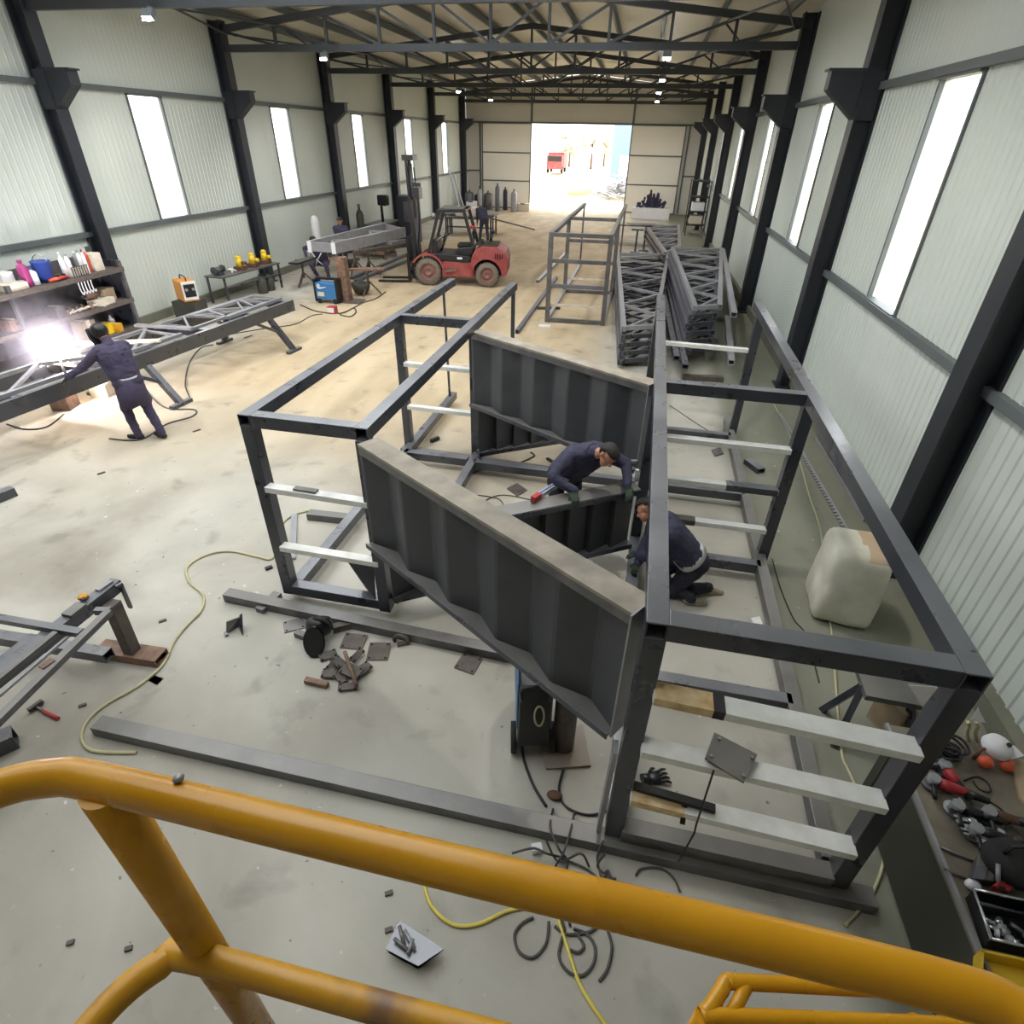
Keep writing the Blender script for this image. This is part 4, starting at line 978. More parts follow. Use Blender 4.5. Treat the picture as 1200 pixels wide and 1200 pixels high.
o = MB().bar(G(390, 737, .04), G(420, 729, .04), .07, .07).build('scrap_bar', 'rustdark'); tag(o, 'brown bar behind the welding helmet', 'bar')
o = MB().bar(G(347, 742, .03), G(358, 746, .03), .06, .06).build('scrap_bar', 'steel_dust'); tag(o, 'stub of dark bar left of the welding helmet', 'bar')
cl = thing('shackle', 'rusty clamp fitting on the floor right of the square base plate', 'fitting', G(472, 748, 0)); c = G(470, 750, .05)
MB().path([c+Vec((.07*math.cos(a), 0, .06*math.sin(a))) for a in [R(-30)+i*R(24) for i in range(11)]], .018, 8).build('bow', 'rustdark', cl); MB().box(c+Vec((.02, 0, -.04)), (.12, .05, .02), .5).build('foot', 'rustdark', cl)
bk = thing('angle_bracket', 'dark steel angle bracket standing on the floor left of the frame', 'bracket', G(275, 740, 0)); c = G(272, 735, .08)
MB().slab([G(265, 742, 0.01), G(281, 733, .01), G(281, 722, .13), G(265, 728, .13)], .012).build('web', 'steel_dust', bk)
MB().slab([G(281, 735, .01), G(285, 744, .01), G(284, 719, .15), G(281, 722, .13)], .01).build('flange', 'steel', bk)
MB().bar(G(264, 741, .012), G(266, 745, .012), .03, .02).build('foot', 'steel', bk)
o = MB().bar(G(311, 667, .015), G(319, 664, .015), .04, .03).build('nut', 'black'); tag(o, 'tiny black nut on the floor left of the front left post', 'nut')
bp = thing('black_box', 'black steel box section with tools lying below the foreground rail', 'box', G(480, 1105, 0))
c = Vec((-.8, 1.36, .06)); MB().slab(Gs(.09, (468, 1078), (520, 1112), (490, 1132), (452, 1112)), .012).build('lid', 'steel', bp)
MB().slab(Gs(.0, (472, 1084), (517, 1116), (490, 1136), (454, 1116)), .085).build('body', 'black', bp)
for k, (x0, y0, x1, y1) in enumerate(((468, 1085, 474, 1108), (474, 1090, 486, 1112), (462, 1100, 480, 1115), (484, 1100, 478, 1118))): MB().cyl(G(x0, y0, .12), G(x1, y1, .115), .011, n=8).build('tool', 'lightsteel' if k % 2 else 'steel_dust', bp)
o = MB().slab(Gs(.0, (172, 797), (180, 791), (192, 795), (184, 803)), .02).build('steel_chip', 'steel'); tag(o, 'small dark square chip on the floor beside the hose', 'scrap')
hm = thing('hammer', 'hammer with a red handle lying on the floor at left', 'hammer', G(50, 832, 0))
MB().bar(G(33, 833, .03), G(50, 821, .03), .035, .035).build('head', 'rustdark', hm, bev=.005); MB().path([G(41, 827, .03), G(50, 833, .02)], .011, 8).build('shaft', 'steel', hm); MB().path([G(50, 833, .02), G(68, 842, .018)], [.014, .017], 8).build('grip', 'redpl', hm)
for px0, py0, px1, py1, w, lb in ((-25, 592, 16, 575, .12, 'end of a dark square tube at the left picture edge, below the bench'), (-20, 880, 18, 863, .14, 'end of a dark square tube at the left picture edge, below the hammer')):
    o = MB().bar(G(px0, py0, w/2), G(px1, py1, w/2), w, w, hollow=True).build('square_tube', 'steel'); tag(o, lb, 'tube')
random.seed(21)
for k, (px, py) in enumerate(((190, 728), (143, 940), (150, 1112), (82, 1105), (455, 1047), (290, 395), (118, 555), (230, 505), (96, 827), (455, 1090))):
    o = MB().bar(G(px-4, py+1, .008), G(px+5, py-2, .01), .025, .016).build('metal_scrap', 'rustdark'); tag(o, 'small scrap of metal loose on the bare floor', 'scrap', 'loose metal scraps on the floor')
# low stand with a half-built frame, at the left edge
st = thing('work_stand', 'low work stand of dark steel on a rusty tube foot at the left edge', 'stand', G(155, 765, 0))
MB().bar(G(118, 760, .045), G(190, 771, .045), .17, .09, hollow=True).build('foot', 'rust', st, bev=.004)
f_ = G(155, 763, .09); MB().bar((f_.x, f_.y, .09), (f_.x-.0, f_.y+.02, .66), .1, .1).build('post', 'rustdark', st)
pA, pB = Vec((f_.x-.0, f_.y+.22, .7)), Vec((f_.x+.16, f_.y-1.6, .7))
MB().bar(G(138, 684, .7), G(-30, 815, .7), .1, .11).build('top_beam', 'steel', st)
MB().bar((f_.x+.02, 1.6, .045), (f_.x-.1, 1.6, .66), .1, .1).build('post', 'rustdark', st); 
MB().bar(G(128, 768, .2), G(-30, 742, .2), .1, .1, hollow=True).build('brace_beam', 'steel', st)
wf = thing('half_built_frame', 'half-built frame of dark angle steel resting on the left work stand', 'frame', G(60, 760, .77))
z_ = .78
MB().bar(G(-40, 718, z_), G(96, 742, z_), .06, .05).build('rail', 'steel', wf); MB().bar(G(128, 717, z_), G(-30, 872, z_), .06, .05).build('rail', 'steel_dust', wf)
MB().bar(G(112, 716, z_), G(130, 716, z_), .05, .05).build('end_piece', 'steel', wf)
MB().bar(G(66, 742, z_), G(-20, 812, z_), .05, .04).build('rail', 'steel_dust', wf); MB().bar(G(82, 744, z_-.03), G(-20, 832, z_-.03), .02, .02).build('rod', 'lightsteel', wf)
MB().bar(G(40, 745, z_-.06), G(-30, 800, z_-.06), .07, .04).build('rail', 'steel', wf)
o = MB().slab(Gs(.72, (-20, 760), (18, 765), (-5, 790), (-40, 785)), .02).build('pale_sheet', 'pane' if False else 'lightsteel'); tag(o, 'pale blue-grey sheet under the half-built frame at the left edge', 'sheet')
o = MB().bar(G(48, 783, z_+.03), G(62, 773, z_+.03), .05, .014).build('rust_patch_plate', 'rust'); tag(o, 'small rusty flat plate on the rail of the half-built frame', 'plate')
gc = thing('g_clamp', 'dark clamp with a hanging bar at the end of the left work stand', 'clamp', G(135, 690, .7))
MB().bar(G(136, 688, .74), G(143, 684, .74), .03, .03).build('jaw', 'steel', gc); MB().bar(G(141, 684, .74), G(153, 712, .42), .035, .02).build('bar', 'steel_dust', gc)
tp = thing('tape_measure', 'brass-coloured tape on top of the left work stand', 'tape', G(98, 700, .77))
MB().lathe(G(98, 701, .76), [(.02, 0), (.038, .004), (.04, .02), (.036, .03), (.02, .032)], 18).build('case', 'yellowworn', tp); MB().cyl(G(98, 701, .785), G(98, 701, .8), .012, n=10).build('spindle', 'chrome', tp)
o = MB().bar(G(78, 722, .77), G(96, 708, .77), .1, .03).build('clamp_plate', 'steel_dust'); tag(o, 'flat dark clamp plate on top of the left work stand', 'plate')
o = MB().bar(G(114, 692, .765), G(130, 681, .765), .05, .02).build('steel_rule', 'lightsteel'); tag(o, 'short pale steel rule at the end of the left work stand', 'rule')
# ------------------------------------------------------------------ long welding bench at left
def lattice(name, label, cat, A0, A1, B0, B1, n, w=.08, h=.1, ww=.05, matn='midsteel', group=None, hollow=True, wm=None, ends=True):
    A0, A1, B0, B1 = map(Vec, (A0, A1, B0, B1)); t = thing(name, label, cat, (A0+A1+B0+B1)/4, group); wm = wm or matn
    MB().bar(A0, A1, w, h, hollow=hollow).build('chord', matn, t); MB().bar(B0, B1, w, h, hollow=hollow).build('chord', matn, t)
    if ends:
        MB().bar(A0.lerp(A1, .01), B0.lerp(B1, .01), w*.8, h*.8).build('end_post', wm, t); MB().bar(A0.lerp(A1, .985), B0.lerp(B1, .985), w*.8, h*.8).build('end_post', wm, t)
    for i in range(n):
        p, q = (A0.lerp(A1, i/n), B0.lerp(B1, (i+1)/n)) if i % 2 == 0 else (B0.lerp(B1, i/n), A0.lerp(A1, (i+1)/n))
        MB().bar(p, q, ww, ww).build('web', wm, t)
    return t
BZ = .9
P0, P1 = G(0, 472, BZ), G(342, 351, BZ); dv = (P1-P0).normalized(); P0 = P0-dv*2.2
nv = Vec((-dv.y, dv.x, 0)); BW = 1.15
bn = thing('welding_bench', 'long dark steel welding bench on splayed legs along the left side', 'bench', (P0+P1)/2*Vec((1, 1, 0)) if False else Vec(((P0.x+P1.x)/2, (P0.y+P1.y)/2, 0)))
dz = Vec((0, 0, -.12))
MB().bar(P0+dz, P1+dz, .08, .24).build('side_beam', 'steel', bn); MB().bar(P0+dz+nv*BW, P1+dz+nv*BW, .08, .24).build('side_beam', 'steel', bn)
Lb = (P1-P0).length
for k in range(8):
    a = P0+dv*(Lb*(k+.02)/7.05)+dz; MB().bar(a+nv*.05, a+nv*(BW-.05), .1, .16).build('cross_beam', 'steel', bn)
for px, py in ((345, 412), (213, 475)):
    f_ = G(px, py, 0); s_ = (f_-P0).dot(dv); tp = P0+dv*s_
    for o_, fx_ in ((0, f_), (1, Vec((tp.x, tp.y, 0))+nv*(BW+.25))):
        top_ = Vec((tp.x, tp.y, .68))+nv*(.02+o_*(BW-.04)); fx_ = Vec((fx_.x, fx_.y, .03))
        lg_ = MB().bar(fx_, top_, .1, .1).build('leg', 'steel', bn)
        MB().bar(fx_-dv*.22, fx_+dv*.22, .1, .06).build('leg_foot', 'steel', lg_)
        MB().bar(fx_.lerp(top_, .55), top_-dv*.45, .06, .06).build('leg_brace', 'steel', lg_)
for s_ in (.6,):
    tp = P0+dv*s_; MB().bar((tp.x+.2, tp.y, .03), (tp.x, tp.y, .68), .1, .1).build('leg', 'steel', bn); q = tp+nv*BW; MB().bar((q.x-.2, q.y, .03), (q.x, q.y, .68), .1, .1).build('leg', 'steel', bn)
def onb(s, c, z=.93): p = P0+dv*s+nv*c; return Vec((p.x, p.y, z))
lattice('truss_workpiece', 'pale steel truss being welded on the near part of the long bench', 'truss', onb(.3, .12), onb(5.6, .12), onb(.3, .95), onb(5.6, .95), 5, .06, .06, .05, 'lightsteel')
lattice('truss_workpiece', 'pale steel truss on the middle of the long bench, right of the welder', 'truss', onb(5.9, .2), onb(8.2, .25), onb(5.8, .98), onb(8.1, .98), 3, .05, .05, .04, 'lightsteel')
lattice('truss_workpiece', 'small pale ladder of tubes at the far end of the long bench', 'truss', onb(Lb-1.9, .15), onb(Lb-.12, .2), onb(Lb-2.1, .9), onb(Lb-.15, .9), 4, .06, .06, .05, 'lightsteel')
o = MB().bar(onb(Lb-2.9, .1, .97), onb(Lb-3.1, 1.25, .97), .09, .05).build('cross_tube', 'lightsteel'); tag(o, 'pale tube laid across the long bench between two truss pieces', 'tube')
o = MB().bar(onb(Lb-3.7, .05, .97), onb(Lb-4.4, 1.3, .97), .09, .05).build('cross_tube', 'paper'); tag(o, 'pale pinkish flat tube laid across the long bench right of the welder', 'tube')
# the arc itself, its light, sparks, and smoke added to give its glare
arc_m = mat('welding_arc', (1, 1, 1), .5, emit=(.86, .84, 1), estr=900)
ar = thing('welding_arc', 'dazzling white welding arc with sparks on the long bench', 'welding arc', ARC)
MB().ball(ARC, .03, 10).build('arc_core', arc_m, ar)
spark_m = mat('hot_sparks', (1, .8, .5), .5, emit=(1, .72, .4), estr=60)
random.seed(2); sb = MB()
for k in range(60):
    d = Vec((random.gauss(0, .6), random.gauss(-.1, .6), random.uniform(-.9, .6))).normalized(); r0 = random.uniform(.03, .3); sb.bar(ARC+d*r0, ARC+d*(r0+random.uniform(.03, .12)), .004)
o = sb.build('sparks', spark_m, ar); o['kind'] = 'stuff'
l = bpy.data.lights.new('arc_light', 'POINT'); l.energy = ARCW; l.color = (.94, .88, 1); l.shadow_soft_size = .05; o = bpy.data.objects.new('arc_light', l); COL.objects.link(o); o.location = ARC+Vec((.06, -.1, .14))
vm = bpy.data.materials.new('arc_glare_smoke'); vm.use_nodes = True; nt = vm.node_tree; nt.nodes.remove(nt.nodes['Principled BSDF'])
vs_ = nt.nodes.new('ShaderNodeVolumeScatter'); vs_.inputs['Color'].default_value = (.95, .9, 1, 1); tc = nt.nodes.new('ShaderNodeTexCoord'); 
gr_ = nt.nodes.new('ShaderNodeTexGradient'); gr_.gradient_type = 'SPHERICAL'; mp = nt.nodes.new('ShaderNodeMapping'); nt.links.new(tc.outputs['Object'], mp.inputs[0]); mp.inputs['Scale'].default_value = (1.15, 1.15, 1.15); nt.links.new(mp.outputs[0], gr_.inputs[0])
nz = nt.nodes.new('ShaderNodeTexNoise'); nz.inputs['Scale'].default_value = 3; nt.links.new(tc.outputs['Object'], nz.inputs['Vector'])
mu = nt.nodes.new('ShaderNodeMath'); mu.operation = 'MULTIPLY'; nt.links.new(gr_.outputs['Fac'], mu.inputs[0]); nt.links.new(nz.outputs['Fac'], mu.inputs[1])
m2 = nt.nodes.new('ShaderNodeMath'); m2.operation = 'MULTIPLY'; m2.inputs[1].default_value = GLARE_SMOKE; nt.links.new(mu.outputs[0], m2.inputs[0]); nt.links.new(m2.outputs[0], vs_.inputs['Density']); nt.links.new(vs_.outputs[0], nt.nodes['Material Output'].inputs['Volume'])
ab = MB().ball((0, 0, 0), .85, 16); o = ab.build('arc_glare_smoke', vm); o.location = ARC+Vec((-.1, .05, .12)); tag(o, 'thin glowing haze of smoke and glare around the welding arc', 'smoke', kind='stuff')
# clutter under the bench
random.seed(8)
for k, (px, py, mt, lb) in enumerate(((75, 470, 'rust', 'brown bundle of offcuts under the bench left of the welder'), (120, 455, 'paper', 'pale carton under the bench behind the welder'))):
    o = MB().box(G(px, py, .12), (.3, .34, .24), .3).build('box' if k else 'offcut_box', mt, bev=.01); tag(o, lb, 'box')
rod('cable', 'dark cable on the lit floor under the near end of the bench', 'cable', Gs(.012, (8, 497), (30, 503), (55, 500), (75, 485)), .012, 'bcable')
rod('cable', 'cable on the floor around the welder and the bench leg', 'cable', Gs(.012, (128, 514), (165, 515), (195, 497), (225, 488), (228, 480), (195, 478), (175, 462), (160, 440)), .012, 'cable')
rod('cable', 'looped cable on the floor right of the bench leg', 'cable', Gs(.012, (200, 480), (222, 470), (217, 450), (222, 425), (235, 408), (250, 404)), .012, 'cable')
rod('cable', 'cable on the floor running from the bench to the blue machine', 'cable', Gs(.012, (215, 410), (255, 395), (310, 385), (345, 380), (365, 370), (378, 368)), .012, 'cable')
rod('cable', 'thick cable winding from the blue machine past the rusty post', 'cable', Gs(.014, (352, 357), (372, 365), (400, 367), (414, 361), (417, 366), (410, 371), (398, 368), (408, 364), (425, 355), (440, 350), (452, 342)), .018, 'cable')
# ------------------------------------------------------------------ machines and the grinder table along the left wall
def machine(name, label, c, d, rz, body, front, cat='welding machine'):
    t = thing(name, label, cat, (c.x, c.y, c.z)); M = rotz(rz); z = Vec((0, 0, d[2]/2))
    MB().box(c+z, d, M=M).build('cabinet', body, t, bev=.02)
    MB().box(c+z+M @ Vec((d[0]/2+.012, 0, .02)), (.03, d[1]*.94, d[2]*.9), M=M).build('front_panel', front, t, bev=.01)
    h = MB(); h.path(spline([c+M @ Vec((-d[0]*.35, 0, d[2])), c+M @ Vec((-d[0]*.3, 0, d[2]+.09)), c+M @ Vec((d[0]*.3, 0, d[2]+.09)), c+M @ Vec((d[0]*.35, 0, d[2]))], 4), .016, 8); h.build('handle', 'black', t)
    return t, M, z
c = G(212, 375, 0); c = Vec((-11.05, 13.45, .0))
tr = thing('machine_trolley', 'dark trolley under the orange welding machine', 'trolley', c)
MB().box(c+Vec((0, 0, .28)), (.62, .5, .4)).build('body', 'olive', tr)
for a in (-.22, .22):
    for b in (-.2, .2): MB().cyl(c+Vec((a, b-.03, .07)), c+Vec((a, b+.03, .07)), .07, n=14).build('wheel', 'blackrub', tr)
t, M, z = machine('welding_machine', 'orange and black welding machine on a dark trolley by the left wall', c+Vec((0, 0, .49)), (.6, .36, .48), R(-35), 'orange', 'whitepl')
MB().box(c+Vec((0, 0, .49))+z+M @ Vec((.33, 0, .03)), (.02, .26, .3), M=M).build('control_panel', 'black', t)
for k in (-1, 1): MB().cyl(c+Vec((0, 0, .49))+z+M @ Vec((.335, k*.08, .06)), c+Vec((0, 0, .49))+z+M @ Vec((.36, k*.08, .06)), .035, n=12).build('knob', 'lightsteel', t)
st = thing('side_table', 'low dark steel table with yellow machines against the left wall', 'table', (-11.2, 16.1, 0))
ta, tb_ = Vec((-11.35, 15.0, .72)), Vec((-11.05, 17.5, .72))
MB().bar(ta, tb_, .62, .04).build('table_top', 'steel_dust', st)
for q in (ta.lerp(tb_, .03), ta.lerp(tb_, .97)):
    for dx in (-.26, .26): MB().bar((q.x+dx, q.y, 0), (q.x+dx, q.y, .7), .05, .05).build('leg', 'steel', st)
MB().bar((ta.x+.26, ta.y+.05, .42), (tb_.x+.26, tb_.y-.05, .42), .04, .04).build('rail', 'steel', st)
for k, (f, lb) in enumerate(((.42, 'yellow machine on the side table, first of the three from the left'), (.64, 'yellow machine on the side table, middle of the three'), (.86, 'yellow machine on the side table, nearest the column'))):
    q = ta.lerp(tb_, f)+Vec((.05, 0, .02)); t = thing('drill_press', lb, 'machine', q, 'yellow machines on the side table')
    MB().box(q+Vec((0, 0, .05)), (.3, .24, .1)).build('base', 'brown', t, bev=.01); MB().cyl(q+Vec((0, 0, .1)), q+Vec((0, 0, .34)), .1, .075, 14).build('motor', 'yellowm', t)
    MB().ball(q+Vec((0, 0, .34)), (.085, .085, .06), 12).build('cap', 'yellowm', t); MB().cyl(q+Vec((.1, .0, .2)), q+Vec((.22, 0, .2)), .05, n=12).build('chuck', 'yellowm' if k else 'brown', t)
q = ta.lerp(tb_, .1)+Vec((.0, 0, .02)); t = thing('bench_grinder', 'dark grey bench grinder at the left end of the side table', 'grinder', q)
MB().cyl(q+Vec((0, -.14, .14)), q+Vec((0, .14, .14)), .08, n=16).build('motor', 'steel_dust', t); MB().box(q+Vec((0, 0, .035)), (.2, .2, .07)).build('base', 'steel', t)
for s in (-1, 1): MB().cyl(q+Vec((0, s*.15, .14)), q+Vec((0, s*.21, .14)), .1, n=18).build('wheel_guard', 'steel', t)
q = ta.lerp(tb_, .26)+Vec((.05, 0, .02)); o = MB().path(spline([q+Vec((.1, -.1, .03)), q+Vec((0, .1, .08)), q+Vec((-.1, 0, .05)), q+Vec((.05, -.1, .1)), q+Vec((.1, .12, .03))], 5), .028, 8).build('white_hose', 'whitepl'); tag(o, 'short coiled white hose on the side table beside the grinder', 'hose')
for k, (y, lb) in enumerate(((16.6, 'dark canister on the floor under the right part of the side table'), (17.0, 'dark canister under the side table next to the column'))):
    t = thing('canister', lb, 'canister', (-10.95, y, 0), 'canisters under the side table'); MB().lathe((-10.95, y, 0), [(.14, 0), (.15, .02), (.15, .36), (.1, .42), (.05, .44), (.05, .5)], 16).build('body', 'olive', t); MB().cyl((-10.95, y, .5), (-10.95, y, .53), .06, n=12).build('lid', 'black', t)
# ------------------------------------------------------------------ second bench with the grey truss
z2 = 1.38
A0, A1 = G(391, 291, z2), G(474, 272, z2); B0, B1 = G(363, 289, z2), G(452, 266, z2)
t = lattice('grey_truss', 'pale grey roof truss lying on stands left of the forklift', 'truss', A0, A1, B0, B1, 4, .1, .3, .07, 'lightsteel')
for q, nm in ((A0, 0), (B0, 1)): MB().box(q+Vec((0, -.01, 0)), (.12, .03, .3)).build('chord_end', 'whitepl', t)
f_ = G(407, 353, 0)
t = thing('rusty_post', 'thick brown steel post on a base plate carrying the grey truss', 'post', f_)
MB().bar(f_+Vec((0, 0, .03)), Vec((f_.x-.02, f_.y, 1.2)), .26, .26).build('shaft', 'rust', t); MB().box(f_+Vec((.1, 0, .015)), (.75, .5, .03)).build('base_plate', 'rustdark', t)
t = thing('welding_machine', 'blue welding machine with a white mark beside the brown post', 'welding machine', (-8.55, 15.95, 0))
c = G(384, 356, 0); c = Vec((c.x, c.y+.17, 0))
MB().box(c+Vec((0, 0, .34)), (.62, .34, .44)).build('cabinet', 'blue', t, bev=.015)
for s in (-1, 1): MB().box(c+Vec((s*.33, 0, .36)), (.05, .38, .6)).build('end_frame', 'black', t)
MB().bar(c+Vec((-.33, 0, .66)), c+Vec((.33, 0, .66)), .08, .06).build('handle', 'black', t)
lg_ = MB(); y_ = c.y-.175
lg_.path([(c.x-.2, y_, .46), (c.x-.17, y_, .5), (c.x-.21, y_, .52), (c.x-.25, y_, .48), (c.x-.2, y_, .42), (c.x-.1, y_, .43), (c.x+.02, y_, .46)], [.02, .022, .02, .022, .025, .018, .008], 6); lg_.build('white_mark', 'whitepl', t)
MB().box((c.x-.16, y_, .26), (.2, .012, .12)).build('label_plate', 'paper', t)
for s in (-1, 1): MB().cyl(c+Vec((s*.24, -.17, .07)), c+Vec((s*.24, -.12, .07)), .07, n=14).build('wheel', 'blackrub', t)
t = thing('wire_feeder', 'small red and white feeder box on the floor in front of the blue machine', 'feeder', G(388, 367, 0)); c = G(388, 368, 0); MB().box(c+Vec((0, .1, .09)), (.22, .2, .18)).build('case', 'redpl', t); MB().box(c+Vec((0, -.01, .1)), (.2, .02, .12)).build('front', 'whitepl', t)
def tripod(label, foot, h, w=.35):
    t = thing('tripod_stand', label, 'stand', foot, 'tripod stands by the forklift')
    MB().cyl(foot+Vec((0, 0, .25)), foot+Vec((0, 0, h)), .035, n=10).build('post', 'rustdark', t)
    for k in range(3): a = k*2*PI/3+.4; MB().bar(foot+Vec((w*math.cos(a), w*math.sin(a), .02)), foot+Vec((0, 0, h*.55)), .045, .045).build('leg', 'rustdark', t)
    MB().bar(foot+Vec((-.2, 0, h)), foot+Vec((.2, 0, h)), .08, .05).build('head', 'rustdark', t); return t
tripod('brown tripod stand carrying the brown bar, close to the forklift front wheel', G(434, 322, 0), .85); 
tripod('brown tripod stand with a round tray beside the brown post', G(433, 345, 0), .75); tripod('brown tripod stand below the far end of the grey truss', G(418, 322, 0), .95)
tripod('small dark tripod stand by the left wall, left of the crouching man', G(358, 335, 0), .75)
o = MB().bar(G(343, 309, .8), G(366, 302, .8), .3, .05).build('dark_plank', 'black'); tag(o, 'dark plank on the small tripod left of the crouching man', 'plank')
o = MB().bar(G(415, 296, .9), G(478, 287, .9), .16, .1).build('brown_bar', 'rustdark'); tag(o, 'brown steel bar lying on a tripod under the grey truss', 'bar')
o = MB().bar(G(405, 316, .78), G(449, 315, .78), .2, .06).build('brown_bar', 'rust'); tag(o, 'shorter brown bar on the tripod just right of the thick post', 'bar')
o = MB().bar(G(456, 285, 1.0), G(476, 282, 1.0), .25, .1).build('grey_bar', 'lightsteel'); tag(o, 'short pale bar below the right end of the grey truss', 'bar')
t = thing('round_tray', 'dark half-round tray on the floor left of the tripod', 'tray', G(424, 344, 0)); c = G(424, 345, 0); MB().lathe(c, [(.05, .02), (.2, .05), (.27, .2), (.29, .34), (.27, .34), (.2, .1)], 18).build('bowl', 'olive', t)
for k, (a, b, lb) in enumerate((((412, 326), (478, 298), 'long grey channel on the floor in front of the forklift wheel'), ((417, 329), (484, 303), 'second long grey channel on the floor, nearest the forklift wheel'))):
    o = MB().bar(G(*a, .05), G(*b, .05), .12, .09, hollow=True).build('floor_channel', 'midsteel'); tag(o, lb, 'channel', 'channels on the floor by the forklift')
random.seed(4)
for k, (px, py, lb) in enumerate(((410, 315, 'behind the brown post'), (428, 300, 'under the middle of the grey truss'), (446, 304, 'behind the tripods'), (455, 301, 'nearest the forklift mast'))):
    t = thing('offcut_pile', 'jumbled brown offcuts on the floor '+lb, 'offcuts', G(px, py, 0)); c = G(px, py, 0)
    for j in range(5): a = random.uniform(0, PI); d = Vec((math.cos(a), math.sin(a), random.uniform(-.05, .1)))*random.uniform(.2, .4); q = c+Vec((random.gauss(0, .15), random.gauss(0, .15), .05+.07*j)); MB().bar(q-d, q+d, .1, .1).build('offcut', ['rust', 'rustdark', 'steel_dust'][j % 3], t)
# machines by the left wall further back
t = thing('gas_cylinder', 'dark gas cylinder standing by the left wall behind the grey truss', 'gas cylinder', (-11.3, 22.3, 0)); c = AX(423, 265, -11.2); c = Vec((-11.2, c.y, 0))
MB().lathe(c, [(.14, 0), (.15, .03), (.15, 1.35), (.1, 1.5), (.05, 1.54), (.05, 1.62)], 16).build('body', 'olive', t); MB().cyl(c+Vec((0, 0, 1.62)), c+Vec((0, 0, 1.75)), .06, n=10).build('valve', 'steel_dust', t)
t = thing('pillar_drill', 'black pillar drill on a dark bench by the left wall', 'drill', (-11.2, 25.5, 0)); c = AX(449, 262, -11.0); c = Vec((-11.0, c.y, 0))
MB().box(c+Vec((0, 0, .45)), (.9, 2.2, .9)).build('bench', 'steel_dust', t); MB().cyl(c+Vec((0, 0, .9)), c+Vec((0, 0, 1.9)), .06, n=10).build('pillar', 'black', t); MB().box(c+Vec((.1, 0, 1.75)), (.45, .3, .4)).build('head', 'black', t, bev=.04); MB().cyl(c+Vec((.25, -.3, 1.6)), c+Vec((.25, .0, 1.6)), .05, n=8).build('handle', 'black', t)
t = thing('dark_cabinet', 'tall dark machine cabinet behind the forklift mast', 'cabinet', (-10.6, 28, 0)); c = G(481, 283, 0); c.z = 0
c = AY(481, 270, 27.5); c = Vec((c.x, 27.5, 0)); MB().box(c+Vec((0, 0, .95)), (.8, .8, 1.9)).build('body', 'col', t, bev=.02); MB().box(c+Vec((.1, -.41, 1.3)), (.4, .04, .8)).build('panel', 'steel_dust', t)
t = thing('white_cylinder', 'white gas cylinder standing beside the column behind the grey truss', 'gas cylinder', (-11.2, 24.9, 0)); c = Vec((-11.25, 21.0, 0)); MB().lathe(c, [(.13, 0), (.14, .03), (.14, 1.5), (.1, 1.64), (.04, 1.68)], 16).build('body', 'whitepl', t)
# ------------------------------------------------------------------ forklift (local: X to the rear, Y away from the viewer)
fo = Vec((-6.45, 18.95, 0)); fa = R(7); FM = rotz(fa)
def L_(x, y, z=0): return fo+FM @ Vec((x, y, z))
fk = thing('forklift', 'red dusty forklift with black cab guard and raised mast standing mid-left', 'forklift', fo)
def fb(fn, name, m_, par=None, bev=0): b = MB(); fn(b); return b.build(name, m_, par or fk, bev=bev)
def wheel(x, y0, y1, r, rr):
    Mw = FM @ Mat.Rotation(-PI/2, 3, 'X'); w = y1-y0; c = L_(x, y0, r)
    t = MB(); t.lathe(c, [(r*.62, 0), (r*.9, .0), (r, .05), (r, w-.05), (r*.9, w), (r*.62, w), (r*.62, 0)], 28, Mw, caps=False)
    for k in range(24): a = 2*PI*k/24; t.box(c+Mw @ Vec((r*math.cos(a), r*math.sin(a), w/2)), (.035, .03, w*.9), M=Mw @ rotz(a))
    ty = t.build('tyre', 'tyre', fk)
    h = MB(); h.lathe(c, [(0, .07), (r*.2, .07), (r*.22, .04), (r*.3, .04), (r*.34, .09), (r*.55, .09), (r*.64, .02), (r*.64, w-.02)], 24, Mw); rm = h.build('rim', 'rim', ty)
for x, r in ((0, .42), (1.92, .37)): wheel(x, 0, .3, r, 0); wheel(x, 1.0, 1.3, r, 0)
MX = FM @ Mat(((1, 0, 0), (0, 0, -1), (0, 1, 0)))      # outline in local X-Z, thickness along Y
def side(poly, y0, y1, name, m_, bev=.03, par=None): return MB().prism(poly, y1-y0, MX, L_(0, (y0+y1)/2)).build(name, m_, par or fk, bev=bev)
side([(.45, .28), (1.5, .28), (1.5, .72), (1.05, .8), (.45, .74)], .06, 1.24, 'chassis', 'redpaint')
arc_ = lambda cx, cz, r, a0, a1, n: [(cx+r*math.cos(R(a0+(a1-a0)*k/n)), cz+r*math.sin(R(a0+(a1-a0)*k/n))) for k in range(n+1)]
side([(1.4, .75), (1.45, .95), (1.55, 1.12), (1.75, 1.22), (2.25, 1.2), (2.5, 1.08), (2.58, .85), (2.55, .4), (2.42, .34)]+arc_(1.92, .37, .47, 0, 180, 10)+[(1.42, .5)], .0, 1.3, 'counterweight', 'redpaint', .06)
side([(1.5, .3), (2.36, .3), (2.36, .9), (1.5, .9)], .34, .96, 'axle_housing', 'blackrub', .02)
side([(p[0], p[1]) for p in arc_(0, .42, .5, 15, 150, 10)]+[(p[0], p[1]) for p in arc_(0, .42, .56, 150, 5, 10)]+[(.62, .4)], -.02, .32, 'front_fender', 'redpaint', .01)
side([(p[0], p[1]) for p in arc_(0, .42, .5, 15, 150, 10)]+[(p[0], p[1]) for p in arc_(0, .42, .56, 150, 5, 10)]+[(.62, .4)], .98, 1.32, 'front_fender', 'redpaint', .01)
side([(.1, .84), (.5, .76), (1.3, .72), (1.42, .84), (1.35, .92), (.1, .98)], .04, 1.26, 'floor_plate', 'black', .02)
